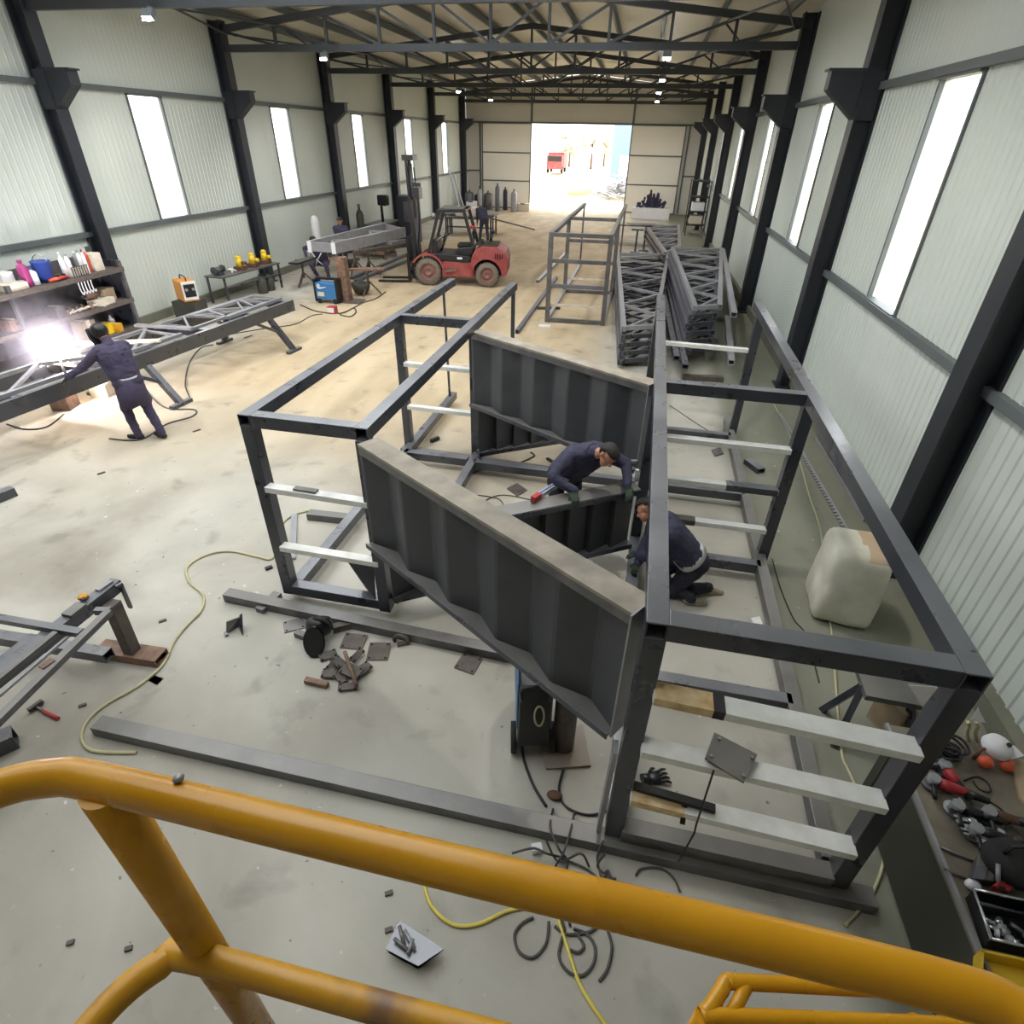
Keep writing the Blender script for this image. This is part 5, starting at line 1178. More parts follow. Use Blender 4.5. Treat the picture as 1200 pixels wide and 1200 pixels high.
side([(.85, .9), (1.4, .9), (1.5, 1.18), (.95, 1.12)], .25, 1.05, 'seat_base', 'black', .03)
side([(.92, 1.12), (1.35, 1.14), (1.36, 1.22), (.92, 1.22)], .4, .9, 'seat_cushion', 'blackrub', .03); side([(1.32, 1.2), (1.42, 1.2), (1.5, 1.62), (1.42, 1.64)], .42, .88, 'seat_back', 'blackrub', .03)
st_ = MB(); st_.cyl(L_(.32, .65, .9), L_(.55, .65, 1.42), .03, n=10); st_.build('steering_column', 'black', fk)
sw = MB(); Ms = FM @ Mat.Rotation(R(-28), 3, 'Y'); sw.path([L_(.56, .65, 1.44)+Ms @ Vec((.17*math.cos(a), .17*math.sin(a), 0)) for a in [k*PI/10 for k in range(21)]], .016, 8); sw.build('steering_wheel', 'black', fk)
side([(.12, .95), (.32, .95), (.3, 1.35), (.2, 1.38)], .12, 1.18, 'dashboard', 'black', .03)
for k in range(3): fb(lambda b: b.cyl(L_(.38, .82+.07*k, 1.2), L_(.48, .82+.07*k, 1.5), .012, n=6), 'lever', 'black')
for y in (.1, 1.2):
    fb(lambda b: b.bar(L_(.02, y, .9), L_(.42, y, 2.16), .07, .09), 'guard_post', 'black'); fb(lambda b: b.bar(L_(1.5, y, 1.15), L_(1.22, y, 2.16), .07, .1), 'guard_post', 'black'); fb(lambda b: b.bar(L_(.38, y, 2.17), L_(1.26, y, 2.2), .07, .09), 'guard_rail', 'black')
fb(lambda b: [b.bar(L_(.42+.17*k, .1, 2.2), L_(.42+.17*k, 1.2, 2.2), .05, .03) for k in range(6)], 'roof_bars', 'steel_dust')
fb(lambda b: b.box(L_(.8, .65, 2.235), (.72, 1.0, .02), fa), 'roof_plate', 'steel_dust')
for y in (.16, 1.14): fb(lambda b: b.cyl(L_(.3, y, 2.05), L_(.2, y, 2.05), .07, n=12), 'head_lamp', 'lightsteel')
fb(lambda b: b.cyl(L_(1.4, .14, 1.75), L_(1.52, .14, 1.75), .05, n=10), 'rear_lamp', 'redpl')
fb(lambda b: (b.cyl(L_(1.95, 1.0, 1.2), L_(1.95, 1.0, 1.5), .05, n=10), b.cyl(L_(1.95, 1.0, 1.5), L_(2.08, 1.0, 1.54), .05, .05, 10)), 'exhaust', 'black'); fb(lambda b: b.cyl(L_(1.75, .3, 1.2), L_(1.75, .3, 1.4), .05, n=10), 'filler', 'black')
fb(lambda b: b.box(L_(1.9, .65, 1.24), (.7, .9, .03), fa), 'engine_hood', 'olive'); fb(lambda b: [b.box(L_(2.2+.07*k, -.012, .95), (.03, .02, .14), fa) for k in range(4)], 'vent_slots', 'hole')
fb(lambda b: b.box(L_(1.05, -.0, .86), (.16, .02, .06), fa), 'reflector', 'whitepl'); fb(lambda b: b.bar(L_(.55, .0, .46), L_(.95, .0, .52), .05, .08), 'step', 'rust')
ma = fb(lambda b: [b.bar(L_(-.42, y, .12), L_(-.5, y, 2.5), .1, .17) for y in (.34, .96)], 'outer_mast', 'black')
for y in (.44, .86): fb(lambda b: b.bar(L_(-.47, y, .3), L_(-.56, y, 3.55), .07, .12), 'inner_mast', 'black', ma)
fb(lambda b: [b.bar(L_(-.5, .34, z), L_(-.5, .96, z), .1, .12) for z in (.4, 1.5, 2.45)], 'mast_crossbar', 'black', ma); fb(lambda b: b.box(L_(-.5, .65, 3.55), (.34, .62, .14), fa), 'mast_head', 'black', ma)
for y in (.56, .74): fb(lambda b: (b.cyl(L_(-.42, y, .3), L_(-.44, y, 1.9), .05, n=10), b.cyl(L_(-.44, y, 1.9), L_(-.48, y, 3.4), .025, n=8)), 'lift_cylinder', 'midsteel', ma)
fb(lambda b: b.path(spline([L_(-.4, .6, 1.0), L_(-.3, .6, 2.0), L_(-.38, .6, 3.3)], 5), .02, 6), 'hydraulic_hose', 'blackrub', ma)
fb(lambda b: (b.box(L_(-.32, .65, 2.6), (.2, .5, .3), fa), b.box(L_(-.28, .4, 2.85), (.26, .1, .1), fa)), 'pulley_block', 'black', ma)
fb(lambda b: [b.bar(L_(-.62, .1, z), L_(-.62, 1.2, z), .06, .12) for z in (.35, .75)]+[b.bar(L_(-.62, .12+.19*k, .75), L_(-.66, .12+.19*k, 1.4), .04, .04) for k in range(6)], 'carriage', 'black')
for y in (.35, .95): fb(lambda b: (b.bar(L_(-.68, y, .9), L_(-.68, y, .06), .12, .05), b.bar(L_(-.66, y, .06), L_(-1.75, y, .04), .12, .045)), 'fork', 'black')
# ------------------------------------------------------------------ second, more distant frame
q0, q1 = G(641, 377, 0), G(706, 381, 0); f2 = thing('far_frame', 'smaller dark tube frame standing behind the big frame in front of the gate', 'steel frame', (q0+q1)/2)
ud = (q1-q0).normalized(); vd = Vec((.012, 1, 0)); W2 = (q1-q0).length; H2 = 2.12; t_ = .1
def F2(u, v, z): p = q0+ud*u+vd*v; return Vec((p.x, p.y, z))
def f2b(nm, a, b, w=t_, m_='steel_dust'): MB().bar(a, b, w, w).build(nm, m_, f2)
LV = 8.2
for u in (0, W2): f2b('top_rail', F2(u, -.05, H2), F2(u, LV, H2)); f2b('bottom_rail', F2(u, .05, .06), F2(u, LV, .06), .09, 'lightsteel' if u == 0 else 'steel_dust')
for v in (0, 3.6): 
    for u in (0, W2): f2b('post', F2(u, v, 0), F2(u, v, H2-.05), .11)
    for z, m__ in ((H2, 'steel_dust'), (1.52, 'steel_dust'), (.92, 'midsteel'), (.07, 'steel_dust')): f2b('cross_rail', F2(.05, v, z), F2(W2-.05, v, z), .09, m__)
    f2b('white_rung', F2(.05, v+.1, .42), F2(W2-.05, v+.1, .42), .06, 'paper')
for u in (0, W2): f2b('post', F2(u, LV-.1, 0), F2(u, LV-.1, H2-.05), .06)
for k, (a, b, lb) in enumerate((((630, 330), (664, 296), 'pale tube on the floor left of the far frame, nearer the gate'), ((606, 389), (652, 325), 'long pale tube on the floor running out beside the far frame'))):
    o = MB().bar(G(*a, .05), G(*b, .05), .1, .1, hollow=True).build('floor_tube', 'lightsteel' if k == 0 else 'midsteel'); tag(o, lb, 'tube')
o = MB().bar(G(630, 361, .03), G(656, 361, .03), .12, .06).build('wood_block', 'olive'); tag(o, 'dark block on the floor under the near end of the far frame', 'block')
o = MB().box(G(638, 382, .02), (.3, .12, .04)).build('white_block', 'whitepl'); tag(o, 'small white block on the floor at the near left foot of the far frame', 'block')
# ------------------------------------------------------------------ stacks of lattice girders at right
def stack(nm, lab, n, zt, dz_, la, lf, ra, rf, webs, dx, grp, m_='midsteel', wm='lightsteel'):
    A0, A1, B0, B1 = G(*la, zt), G(*lf, zt), G(*ra, zt), G(*rf, zt)
    words_ = ['topmost', 'second from the top', 'third from the top', 'fourth from the top', 'fifth from the top', 'sixth from the top', 'seventh from the top']
    for k in range(n):
        z = zt-k*dz_; sh = Vec((dx[k % len(dx)]*.5, -.03*k, z-zt))
        lattice('lattice_girder', '%s lattice girder in the %s' % (words_[k], lab), 'girder', A0+sh, A1+sh, B0+sh, B1+sh, webs, .1, .11, .06, m_ if k else 'lightsteel', grp, True, wm if k == 0 else 'steel')  # lower girders get darker steel: shade inside the stack put into the colour
stack('a', 'left girder stack beside the far frame', 5, .82, .165, (731, 386), (724, 297), (767, 384), (783, 298), 9, (0, .03, -.04, .02), 'girders in the left stack')
stack('b', 'right girder stack by the column', 6, 1.2, .17, (815, 362), (788, 291), (843, 360), (845, 292), 9, (0, -.12, -.2, -.1, -.15), 'girders in the right stack')
for k, (a, b, z, lb) in enumerate((((771, 440), (772, 348), .7, 'pale long tube standing out at the right of the left girder stack'), ((860, 369), (847, 293), 1.2, 'pale tube lying on the right edge of the right girder stack'),
                                   ((857, 425), (852, 372), .5, 'pale tube lying low at the right foot of the right girder stack'), ((793, 420), (774, 330), .45, 'dark long tube between the two girder stacks'), ((803, 430), (781, 325), .4, 'second dark long tube between the two girder stacks'))):
    o = MB().bar(G(*a, z), G(*b, z), .12, .1, hollow=True).build('long_tube', 'lightsteel' if k < 3 else 'steel'); tag(o, lb, 'tube')
for k, (px, py) in enumerate(((748, 424), (752, 345), (823, 442), (826, 372))):
    o = MB().bar(G(px-24, py, .05), G(px+24, py+2, .05), .14, .1).build('bearer', 'rustdark'); tag(o, ['dark bearer on the floor under the near end of the left girder stack', 'dark bearer on the floor under the middle of the left girder stack', 'dark bearer on the floor under the near end of the right girder stack', 'dark bearer on the floor under the middle of the right girder stack'][k], 'beam')
A0, A1, B0, B1 = G(780, 297, .9), G(757, 265, .9), G(796, 291, .9), G(795, 265, .9)
for k in range(3):
    d = Vec((0, 0, -.2*k)); lattice('lattice_girder', ['top', 'middle', 'lowest'][k]+' lattice girder of the far pile behind the two girder stacks', 'girder', A0+d, A1+d, B0+d, B1+d, 9, .12, .12, .08, 'lightsteel' if k == 0 else 'midsteel', 'girders in the far pile')
# small things behind the stacks
t = thing('work_table', 'small dark table behind the left girder stack near the gate', 'table', G(746, 285, 0))
c = AY(746, 264, 30); c.z = .85; MB().box(c, (1.9, .9, .06)).build('table_top', 'steel_dust', t)
for a in (-.9, .9):
    for b in (-.4, .4): MB().bar(c+Vec((a, b, -.85)), c+Vec((a, b, -.03)), .06, .06).build('leg', 'steel', t)
for k, (px, py, h, lb) in enumerate(((744, 296, .9, 'dark post stand in front of the small table, left one'), (754, 294, 1.0, 'dark post stand in front of the small table, right one'))):
    t = thing('post_stand', lb, 'stand', G(px, py, 0), 'post stands'); c = G(px, py, 0); MB().bar(c, c+Vec((0, 0, h)), .08, .08).build('post', 'steel', t); MB().box(c+Vec((0, 0, .02)), (.4, .3, .04)).build('base_plate', 'steel', t); MB().box(c+Vec((0, 0, h)), (.5, .1, .06)).build('head', 'steel', t)
t = thing('parts_pallet', 'pale crate heaped with dark blue parts in front of the right gate leaf', 'crate', (1.2, 42.5, 0)); c = AY(761, 258, 41.5); c.z = 0
MB().box(c+Vec((0, 0, .3)), (2.3, 1.2, .6)).build('crate', 'whitepl', t); random.seed(9); b = MB()
for k in range(26): p = c+Vec((random.gauss(0, .42), random.gauss(0, .25), .6)); h = max(.2, .8-abs(p.x-c.x)*.6); b.bar(p, p+Vec((random.gauss(0, .2), random.gauss(0, .1), h*random.uniform(.5, 1.2))), .12, .12)
o = b.build('dark_parts', 'navy', t); o['kind'] = 'stuff'
t = thing('rack', 'tall thin dark rack beside the far right columns', 'rack', (2.3, 36, 0)); c = AY(812, 280, 34); c = Vec((c.x, 34, 0))
for a in (-.45, .45):
    for b in (0, 1.2): MB().bar(c+Vec((a, b, 0)), c+Vec((a, b, 2.5)), .05, .05).build('upright', 'black', t)
for z in (.5, 1.1, 1.75, 2.45): MB().box(c+Vec((0, .6, z)), (.9, 1.2, .04)).build('shelf', 'black', t)
for k, (z, m_, lb) in enumerate(((.53, 'paper', 'pale carton on the lowest shelf of the thin rack'), (1.13, 'whitepl', 'white carton on the second shelf of the thin rack'))):
    o = MB().box(c+Vec((0, .5, z+.2)), (.6, .7, .38)).build('carton', m_); tag(o, lb, 'carton')
# end of the hall, left of the gate
def at_floor(px, py): return G(px, py, 0)
random.seed(12)
c = AY(514, 245, 43.6); t = thing('leaning_disc', 'tall dark oval disc leaning on the end wall left of the gate', 'disc', (c.x, 43.6, 0))
MB().lathe((c.x, 43.7, 1.35), [(0, -.06), (.55, -.06), (.6, 0), (.55, .06), (0, .06)], 24, Mat.Rotation(R(80), 3, 'X') @ Mat(((.8, 0, 0), (0, 1.5, 0), (0, 0, 1)))).build('disc', 'olive', t); MB().box((c.x, 43.7, .28), (.5, .4, .56)).build('stand', 'steel_dust', t)
cyl_lab = ['leftmost of the group', 'second from the left', 'third from the left', 'fourth from the left', 'fifth from the left', 'sixth from the left', 'rightmost, nearest the gate']
for k, px in enumerate((534, 545, 560, 572, 583, 592, 602)):
    p = AY(px, 245, 42.0+(k % 2)*.9); p.z = 0; p.x = max(p.x, -11.1+.35*k); h = (1.1, .9, 1.3, 1.0, 1.5, 1.25, 1.2)[k]; r_ = (.3, .24, .16, .3, .16, .15, .2)[k]
    t = thing('drum' if r_ > .2 else 'gas_cylinder', 'grey cylinder by the end wall left of the gate, '+cyl_lab[k], 'cylinder', p, 'cylinders left of the gate')
    MB().lathe(p, [(r_*.96, 0), (r_, .03), (r_, h*.85), (r_*.8, h*.95), (r_*.3, h)], 14).build('body', ['midsteel', 'navy', 'lightsteel', 'steel_dust'][k % 4], t); MB().cyl(p+Vec((0, 0, h)), p+Vec((0, 0, h+.12)), .05, n=8).build('valve', 'steel', t)
for k, (px, py, w, h, m_, lb) in enumerate(((523, 252, .9, .8, 'steel_dust', 'dark case by the end wall just right of the leaning disc'), (553, 250, .6, .6, 'whitepl', 'white case among the cylinders left of the gate'), (613, 250, .9, .45, 'paper', 'pale low crate by the end wall next to the gate opening'))):
    p = AY(px, py, 41.2 if k < 2 else 42.8); p.z = 0; t = thing('case', lb, 'case', p); MB().box(p+Vec((0, 0, h/2)), (w, .6, h)).build('body', m_, t, bev=.02); MB().bar(p+Vec((-.15, -.3, h)), p+Vec((.15, -.3, h)), .05, .06).build('handle', 'black', t)
p = AY(552, 262, 31); p.z = 0; t = thing('work_table', 'dark work table right of the bending man', 'table', p)
MB().box(p+Vec((0, 0, .9)), (2.6, .9, .07)).build('table_top', 'steel_dust', t)
for a in (-1.2, 1.2):
    for b in (-.35, .35): MB().bar(p+Vec((a, b, 0)), p+Vec((a, b, .88)), .07, .07).build('leg', 'steel', t)
MB().bar(p+Vec((-1.2, -.35, .35)), p+Vec((1.2, -.35, .35)), .06, .06).build('rail', 'steel', t)
o = MB().bar(p+Vec((.4, -.6, .96)), p+Vec((3.4, -1.0, .45)), .06, .06).build('long_bar', 'midsteel'); tag(o, 'thin bar sticking out to the right from the dark work table', 'bar')
o = MB().box(p+Vec((.1, 0, 1.08)), (.5, .4, .28)).build('vice', 'steel'); tag(o, 'dark block on top of the work table right of the bending man', 'vice')
p = AY(532, 262, 30.0); p = Vec((-11.0+2.9, 30.5, 0)); t = thing('pallet_table', 'low table with pale goods seen through the forklift cab', 'table', p)
MB().box(p+Vec((0, 0, .8)), (2.2, .9, .07)).build('table_top', 'steel', t)
for a in (-1, 1):
    for b in (-.35, .35): MB().bar(p+Vec((a, b, 0)), p+Vec((a, b, .78)), .07, .07).build('leg', 'steel', t)
o = MB().box(p+Vec((0, 0, 1.05)), (1.3, .6, .42)).build('pale_sack', 'paper', bev=.08); tag(o, 'pale sack on the low table seen through the forklift cab', 'sack')
for k, (px, y) in enumerate(((533, 40.5), (527, 41.5))):
    p = AY(px, 235, y); p.x = -11.35; y -= 1.5; o = MB().bar((p.x+.5, y, 0), (p.x-.35, y+.3, 2.6-.4*k), .08, .06).build('leaning_bar', 'lightsteel'); tag(o, ['pale bar leaning on the left wall behind the forklift cab', 'shorter pale bar leaning behind the forklift cab'][k], 'bar')
# ------------------------------------------------------------------ tool shelves on the left wall
SX0, SX1, SY0, SY1 = -11.5, -10.85, 6.2, 11.42
t = thing('tool_shelf', 'dark steel shelving unit full of tools against the left wall', 'shelf', (-11.2, 9, 0))
for y in (SY0, (SY0+SY1)/2, SY1):
    for x in (SX0, SX1): MB().bar((x, y, 0), (x, y, 1.75 if x == SX1 else 2.0), .07, .07).build('upright', 'steel_dust', t)
SZ = (.36, .96, 1.6)
for z in SZ:
    b = MB(); b.box(((SX0+SX1)/2, (SY0+SY1)/2, z), (SX1-SX0+.06, SY1-SY0+.1, .03)); b.box((SX1+.03, (SY0+SY1)/2, z-.02), (.03, SY1-SY0+.1, .09)); b.build('shelf_board', 'rustdark', t)
MB().box(((SX0+SX1)/2, SY1+.05, 1.0), (SX1-SX0, .02, 1.5)).build('side_panel', 'steel', t)
MB().box((SX0-.05, (SY0+SY1)/2, .95), (.02, SY1-SY0, 1.8)).build('back_panel', 'steel_dust', t)
def sh(px, py, lvl, dx=0): 
    z = SZ[lvl]+.016; p = AX(px, py, -11.05+dx); return Vec((-11.05+dx, min(SY1-.12, p.y), z))
def bottle(c, r, h, m_, cap_m, label, group=None, cat='bottle', nm='bottle'):
    t = thing(nm, label, cat, c, group)
    MB().lathe(c, [(r*.95, 0), (r, .01), (r, h*.7), (r*.8, h*.78), (r*.35, h*.85), (r*.35, h*.9)], 14).build('body', m_, t); MB().cyl(c+Vec((0, 0, h*.9)), c+Vec((0, 0, h)), r*.42, n=10).build('cap', cap_m, t); return t
def carton(c, d, m_, label, rz=0, cat='box', nm='box', group=None):
    t = thing(nm, label, cat, c, group); MB().box(c+Vec((0, 0, d[2]/2)), d, rz).build('body', m_, t, bev=.006); MB().box(c+Vec((0, 0, d[2]+.004)), (d[0]*.96, d[1]*.18, .008), rz).build('tape', 'paper', t); return t
bottle(sh(27, 318, 2), .09, .46, 'purple', 'purple', 'magenta plastic canister on the top shelf', nm='canister')
bottle(sh(36, 318, 2), .08, .3, 'whitepl', 'bluepl', 'white bottle with a green label on the top shelf beside the blue bucket')
c = sh(51, 318, 2); t = thing('bucket', 'blue bucket on the top shelf', 'bucket', c); MB().lathe(c, [(.12, 0), (.16, .36), (.172, .37), (.165, .38), (.15, .37), (.11, .02)], 20).build('body', 'bluepl', t); MB().path([c+Vec((.16*math.cos(a), .0+.02*math.sin(a), .37+.12*math.sin(a))) for a in [k*PI/8 for k in range(9)]], .008, 6).build('handle', 'chrome', t)
bottle(sh(74, 312, 2), .05, .46, 'whitepl', 'whitepl', 'tall white sealant tube on the top shelf, left one of the pair', 'sealant tubes', 'tube', 'sealant_tube')
bottle(sh(81, 312, 2), .05, .42, 'whitepl', 'lightsteel', 'tall white sealant tube on the top shelf, right one of the pair', 'sealant tubes', 'tube', 'sealant_tube')
bottle(sh(94, 306, 2), .045, .44, 'whitepl', 'lightsteel', 'white spray can on the top shelf right of the wire basket', None, 'can', 'spray_can')
bottle(sh(90, 308, 2, -.15), .045, .4, 'lightsteel', 'whitepl', 'grey spray can on the top shelf behind the wire basket', None, 'can', 'spray_can')
c = sh(88, 309, 2, .1); t = thing('wire_basket', 'dark wire basket on the top shelf', 'basket', c); b = MB()
for i in range(7): b.bar(c+Vec((.06, -.18+.06*i, 0)), c+Vec((.06, -.18+.06*i, .18)), .012)
b.bar(c+Vec((.06, -.2, .18)), c+Vec((.06, .2, .18)), .014); b.build('wires', 'steel', t); MB().box(c+Vec((-.03, 0, .08)), (.14, .38, .15)).build('contents', 'paper', t)
bottle(sh(101, 302, 2), .04, .42, 'orangepl', 'whitepl', 'orange spray can near the right end of the top shelf', None, 'can', 'spray_can'); carton(sh(108, 302, 2), (.22, .24, .34), 'paper', 'pinkish carton at the right end of the top shelf')
bottle(sh(98, 303, 2, .12), .035, .46, 'whitepl', 'redpl', 'slim white can with a red cap on the top shelf', None, 'can', 'spray_can')
for k, (px, m_, lb) in enumerate(((60, 'orangepl', 'small orange hand tool lying on the top shelf right of the blue bucket'), (68, 'redpl', 'small red hand tool lying on the top shelf in front of the sealant tubes'))):
    c = sh(px, 316, 2, .12); t = thing('hand_tool', lb, 'tool', c); MB().path([c+Vec((0, -.14, .03)), c+Vec((.02, .05, .05)), c+Vec((-.02, .16, .03))], [.03, .045, .03], 8).build('body', m_, t); MB().box(c+Vec((.02, .05, .07)), (.06, .05, .08)).build('trigger', 'black', t)
carton(sh(8, 322, 2), (.3, .4, .12), 'paper', 'pale low carton at the left end of the top shelf'); bottle(sh(20, 320, 2), .06, .16, 'lightsteel', 'steel', 'grey tin on the top shelf left of the magenta canister', None, 'tin', 'tin'); carton(sh(2, 320, 2, -.2), (.2, .24, .28), 'whitepl', 'white box at the far left of the top shelf')
b = MB()
t = thing('hook_row', 'row of white hooks hanging under the right part of the top shelf', 'hooks', sh(82, 330, 1))
for k in range(5): p = Vec((SX1+.045, sh(75+4*k, 320, 2).y, 1.53)); MB().path(spline([p, p+Vec((0, 0, -.16)), p+Vec((.05, 0, -.22)), p+Vec((.06, 0, -.17))], 4), .01, 6).build('hook', 'whitepl', t)
c = sh(103, 335, 1); t = thing('power_drill', 'red-brown power tool on the middle shelf near its right end', 'drill', c); MB().cyl(c+Vec((0, -.16, .22)), c+Vec((0, .14, .22)), .07, n=12).build('body', 'rust', t); MB().bar(c+Vec((0, .06, .0)), c+Vec((0, .06, .2)), .06, .09).build('grip', 'rustdark', t); MB().cyl(c+Vec((0, -.16, .22)), c+Vec((0, -.26, .22)), .03, n=8).build('chuck', 'steel', t)
carton(sh(114, 340, 1, .05), (.34, .42, .12), 'paper', 'pale pink flat carton at the right end of the middle shelf', .2); carton(sh(119, 334, 1, -.1), (.26, .3, .26), 'cardboard', 'brown carton standing behind the flat pink one on the middle shelf')
random.seed(14)
for k, (px, py, lb) in enumerate(((78, 352, 'first from the left'), (85, 350, 'second from the left'), (92, 347, 'third from the left'), (99, 345, 'fourth from the left'), (106, 343, 'nearest the pink carton'))):
    c = sh(px, py, 1, .12); t = thing('bar_clamp', 'brassy bar clamp on the middle shelf, '+lb, 'clamp', c, 'clamps on the middle shelf'); a = random.uniform(-.5, .5)
    d = Vec((math.sin(a)*.12, math.cos(a)*.12, .02)); MB().bar(c-d+Vec((0, 0, .04)), c+d+Vec((0, 0, .05)), .03, .02).build('bar', 'paper', t); MB().bar(c-d+Vec((0, 0, .0)), c-d+Vec((0, 0, .14)), .03, .04).build('jaw', 'rust', t)
for k, (px, py, m_, lb) in enumerate(((4, 362, 'rust', 'brown box at the left end of the middle shelf'), (12, 368, 'paper', 'pale little box on the middle shelf right of the brown box'), (60, 352, 'steel_dust', 'dark box in the middle of the middle shelf'))): carton(sh(px, py, 1), (.25, .22, .2 if k != 1 else .1), m_, lb)
for k, (px, m_, h, lb) in enumerate(((92, 'cardboard', .4, 'tall brown folder standing on the low shelf, left of three'), (98, 'paper', .42, 'tall pale folder standing on the low shelf, middle of three'), (104, 'cardboard', .4, 'tall brown folder standing on the low shelf, right of three'))):
    c = sh(px, 382, 0); o = MB().box(c+Vec((0, 0, h/2)), (.28, .1, h)).build('folder', m_); tag(o, lb, 'folder', 'folders on the low shelf')
carton(sh(124, 378, 0), (.2, .17, .22), 'yellowm', 'yellow box near the right end of the low shelf'); carton(sh(135, 380, 0, .1), (.2, .16, .18), 'yellowworn', 'ochre box at the right end of the low shelf'); bottle(sh(130, 374, 0, -.1), .06, .3, 'whitepl', 'whitepl', 'white bottle behind the ochre box on the low shelf'); carton(sh(114, 382, 0, .1), (.16, .14, .12), 'redpl', 'small red box on the low shelf beside the folders')
# ------------------------------------------------------------------ tool bench at lower right
TZ = .8
t = thing('tool_bench', 'heavy dark steel tool bench along the right wall at lower right', 'bench', (2.6, 2.1, 0))
bx0, bx1, by0, by1 = 2.07, 3.14, 1.25, 2.95
MB().box(((bx0+bx1)/2, (by0+by1)/2, TZ-.025), (bx1-bx0, by1-by0, .05)).build('bench_top', 'benchtop', t)
MB().box((bx0+.06, (by0+by1)/2, (TZ-.05)/2+.05), (.03, by1-by0-.1, TZ-.15)).build('side_sheet', 'olive', t)
for x in (bx0+.08, bx1-.08):
    for y in (by0+.08, by1-.08): MB().bar((x, y, 0), (x, y, TZ-.05), .08, .08).build('leg', 'olive', t)
MB().bar((bx0, by0, TZ), (bx0, by1, TZ), .02, .03).build('edge_angle', 'lightsteel', t)
def T(px, py, h=0): return G(px, py, TZ+h)
def grinder(px0, py0, px1, py1, label, body, disc='chrome'):
    a, b = T(px0, py0, .05), T(px1, py1, .05); d = (b-a).normalized(); t = thing('angle_grinder', label, 'angle grinder', T(px0, py0), 'angle grinders on the bench')
    MB().path([a, a.lerp(b, .3), a.lerp(b, .6), b], [.03, .034, .03, .026], 12).build('motor', body, t); MB().path([b, b+d*.1], [.026, .022], 10).build('grip', 'black', t)
    MB().cyl(a-d*.03+Vec((0, 0, -.035)), a-d*.03+Vec((0, 0, .035)), .034, n=14).build('gear_head', 'lightsteel', t)
    s = d.cross(Vec((0, 0, 1))); MB().cyl(a-d*.03+Vec((0, 0, -.03)), a-d*.03+Vec((0, 0, -.024)), .06, n=20).build('cutting_disc', disc, t); MB().cyl(a-d*.03, a-d*.03+s*.13, .014, n=8).build('side_handle', 'black', t)
    MB().path(spline([b+d*.1, b+d*.16+s*.03, b+d*.2+s*.1, b+d*.14+s*.16], 5), .006, 6).build('lead', 'bcable', t)
grinder(1110, 903, 1122, 918, 'red angle grinder with a bright guard at the far end of the bench', 'redpl', 'chrome')
grinder(1100, 917, 1135, 930, 'black and red angle grinder lying second from the far end of the bench', 'redpl', 'steel')
grinder(1128, 948, 1150, 955, 'dark angle grinder beside the bright spanners on the bench', 'black', 'chrome')
grinder(1150, 975, 1185, 985, 'dark angle grinder lying behind the bright spanner bundle', 'black', 'steel_dust')
grinder(1165, 955, 1192, 962, 'small brown-handled grinder near the right picture edge', 'brown', 'steel')
random.seed(16)
cb = thing('cable_coil', 'coil of black cable at the far end of the tool bench', 'cable', T(1115, 880))
for k in range(7):
    c = T(1108+random.uniform(-9, 9), 880+random.uniform(-14, 12), .02+.012*k); r_ = random.uniform(.06, .1)
    MB().path([c+Vec((r_*math.cos(a), r_*math.sin(a)*.8, .008*math.sin(3*a+k))) for a in [j*PI/12 for j in range(25)]], .009, 6).build('loop', 'bcable', cb)
rod('cable', 'small loop of dark cable on the bare part of the bench', 'cable', [T(*p, .008) for p in ((1130, 915), (1145, 910), (1158, 918), (1160, 928), (1148, 925), (1140, 915))], .005, 'bcable')
hl = thing('safety_helmet', 'white safety visor with orange ear pads at the far end of the bench', 'helmet', T(1165, 885))
c = T(1166, 877, .09); Mh = Mat.Rotation(R(25), 3, 'Z') @ Mat.Rotation(R(12), 3, 'X'); MB().lathe(c, [(.082, 0), (.086, .012), (.078, .05), (.05, .078), (0, .086)], 22, Mh).build('shell', 'whitepl', hl); MB().prism([(-.06, -.02), (.06, -.02), (.05, .05), (-.05, .05)], .008, Mh, c+Mh @ Vec((.09, -.06, .0))).build('peak', 'whitepl', hl)
for s, (px, py) in ((-1, (1155, 893)), (1, (1180, 897))): q = T(px, py, .05); MB().ball(q, (.045, .04, .04), 14).build('ear_pad', 'orangepl', hl)
MB().cyl(c+Mh @ Vec((.02, -.02, .075)), c+Mh @ Vec((.02, -.02, .092)), .014, n=12).build('knob', 'black', hl); MB().path([T(1140, 890, .03), T(1150, 878, .1), T(1172, 876, .12)], .012, 6).build('strap', 'brown', hl)
o = MB().slab([T(1184, 888, .02), T(1215, 892, .02), T(1215, 960, .02), T(1196, 935, .02)], .02).build('wood_board', 'cardboard'); tag(o, 'tan wooden board on the bench at the right picture edge', 'board')
for k, (x0, y0, x1, y1, lb) in enumerate(((1127, 941, 1142, 953, 'short bright chisel on the bench, farthest of the bright tools'), (1125, 960, 1140, 962, 'short bright spanner at the left of the bundle'), (1130, 968, 1152, 972, 'long bright spanner in the middle of the bundle'), (1153, 971, 1172, 975, 'bright spanner at the right of the bundle'), (1135, 976, 1165, 984, 'lower long spanner of the bundle'), (1172, 980, 1202, 989, 'bright wide spanner at the right picture edge'), (1150, 985, 1180, 993, 'bright spanner nearest the viewer in the bundle'))):
    a, b = T(x0, y0, .05), T(x1, y1, .05); d = (b-a).normalized(); s = Vec((-d.y, d.x, 0)); t = thing('spanner', lb, 'spanner', a, 'bright spanners on the bench')
    MB().bar(a, b, .022, .01).build('shank', 'chrome', t); MB().lathe(b, [(.012, -.008), (.024, -.008), (.024, .008), (.012, .008)], 12).build('ring', 'chrome', t)
    MB().bar(a-d*.028+s*.014, a+s*.012, .012, .012).build('jaw', 'chrome', t); MB().bar(a-d*.028-s*.014, a-s*.012, .012, .012).build('jaw', 'chrome', t)
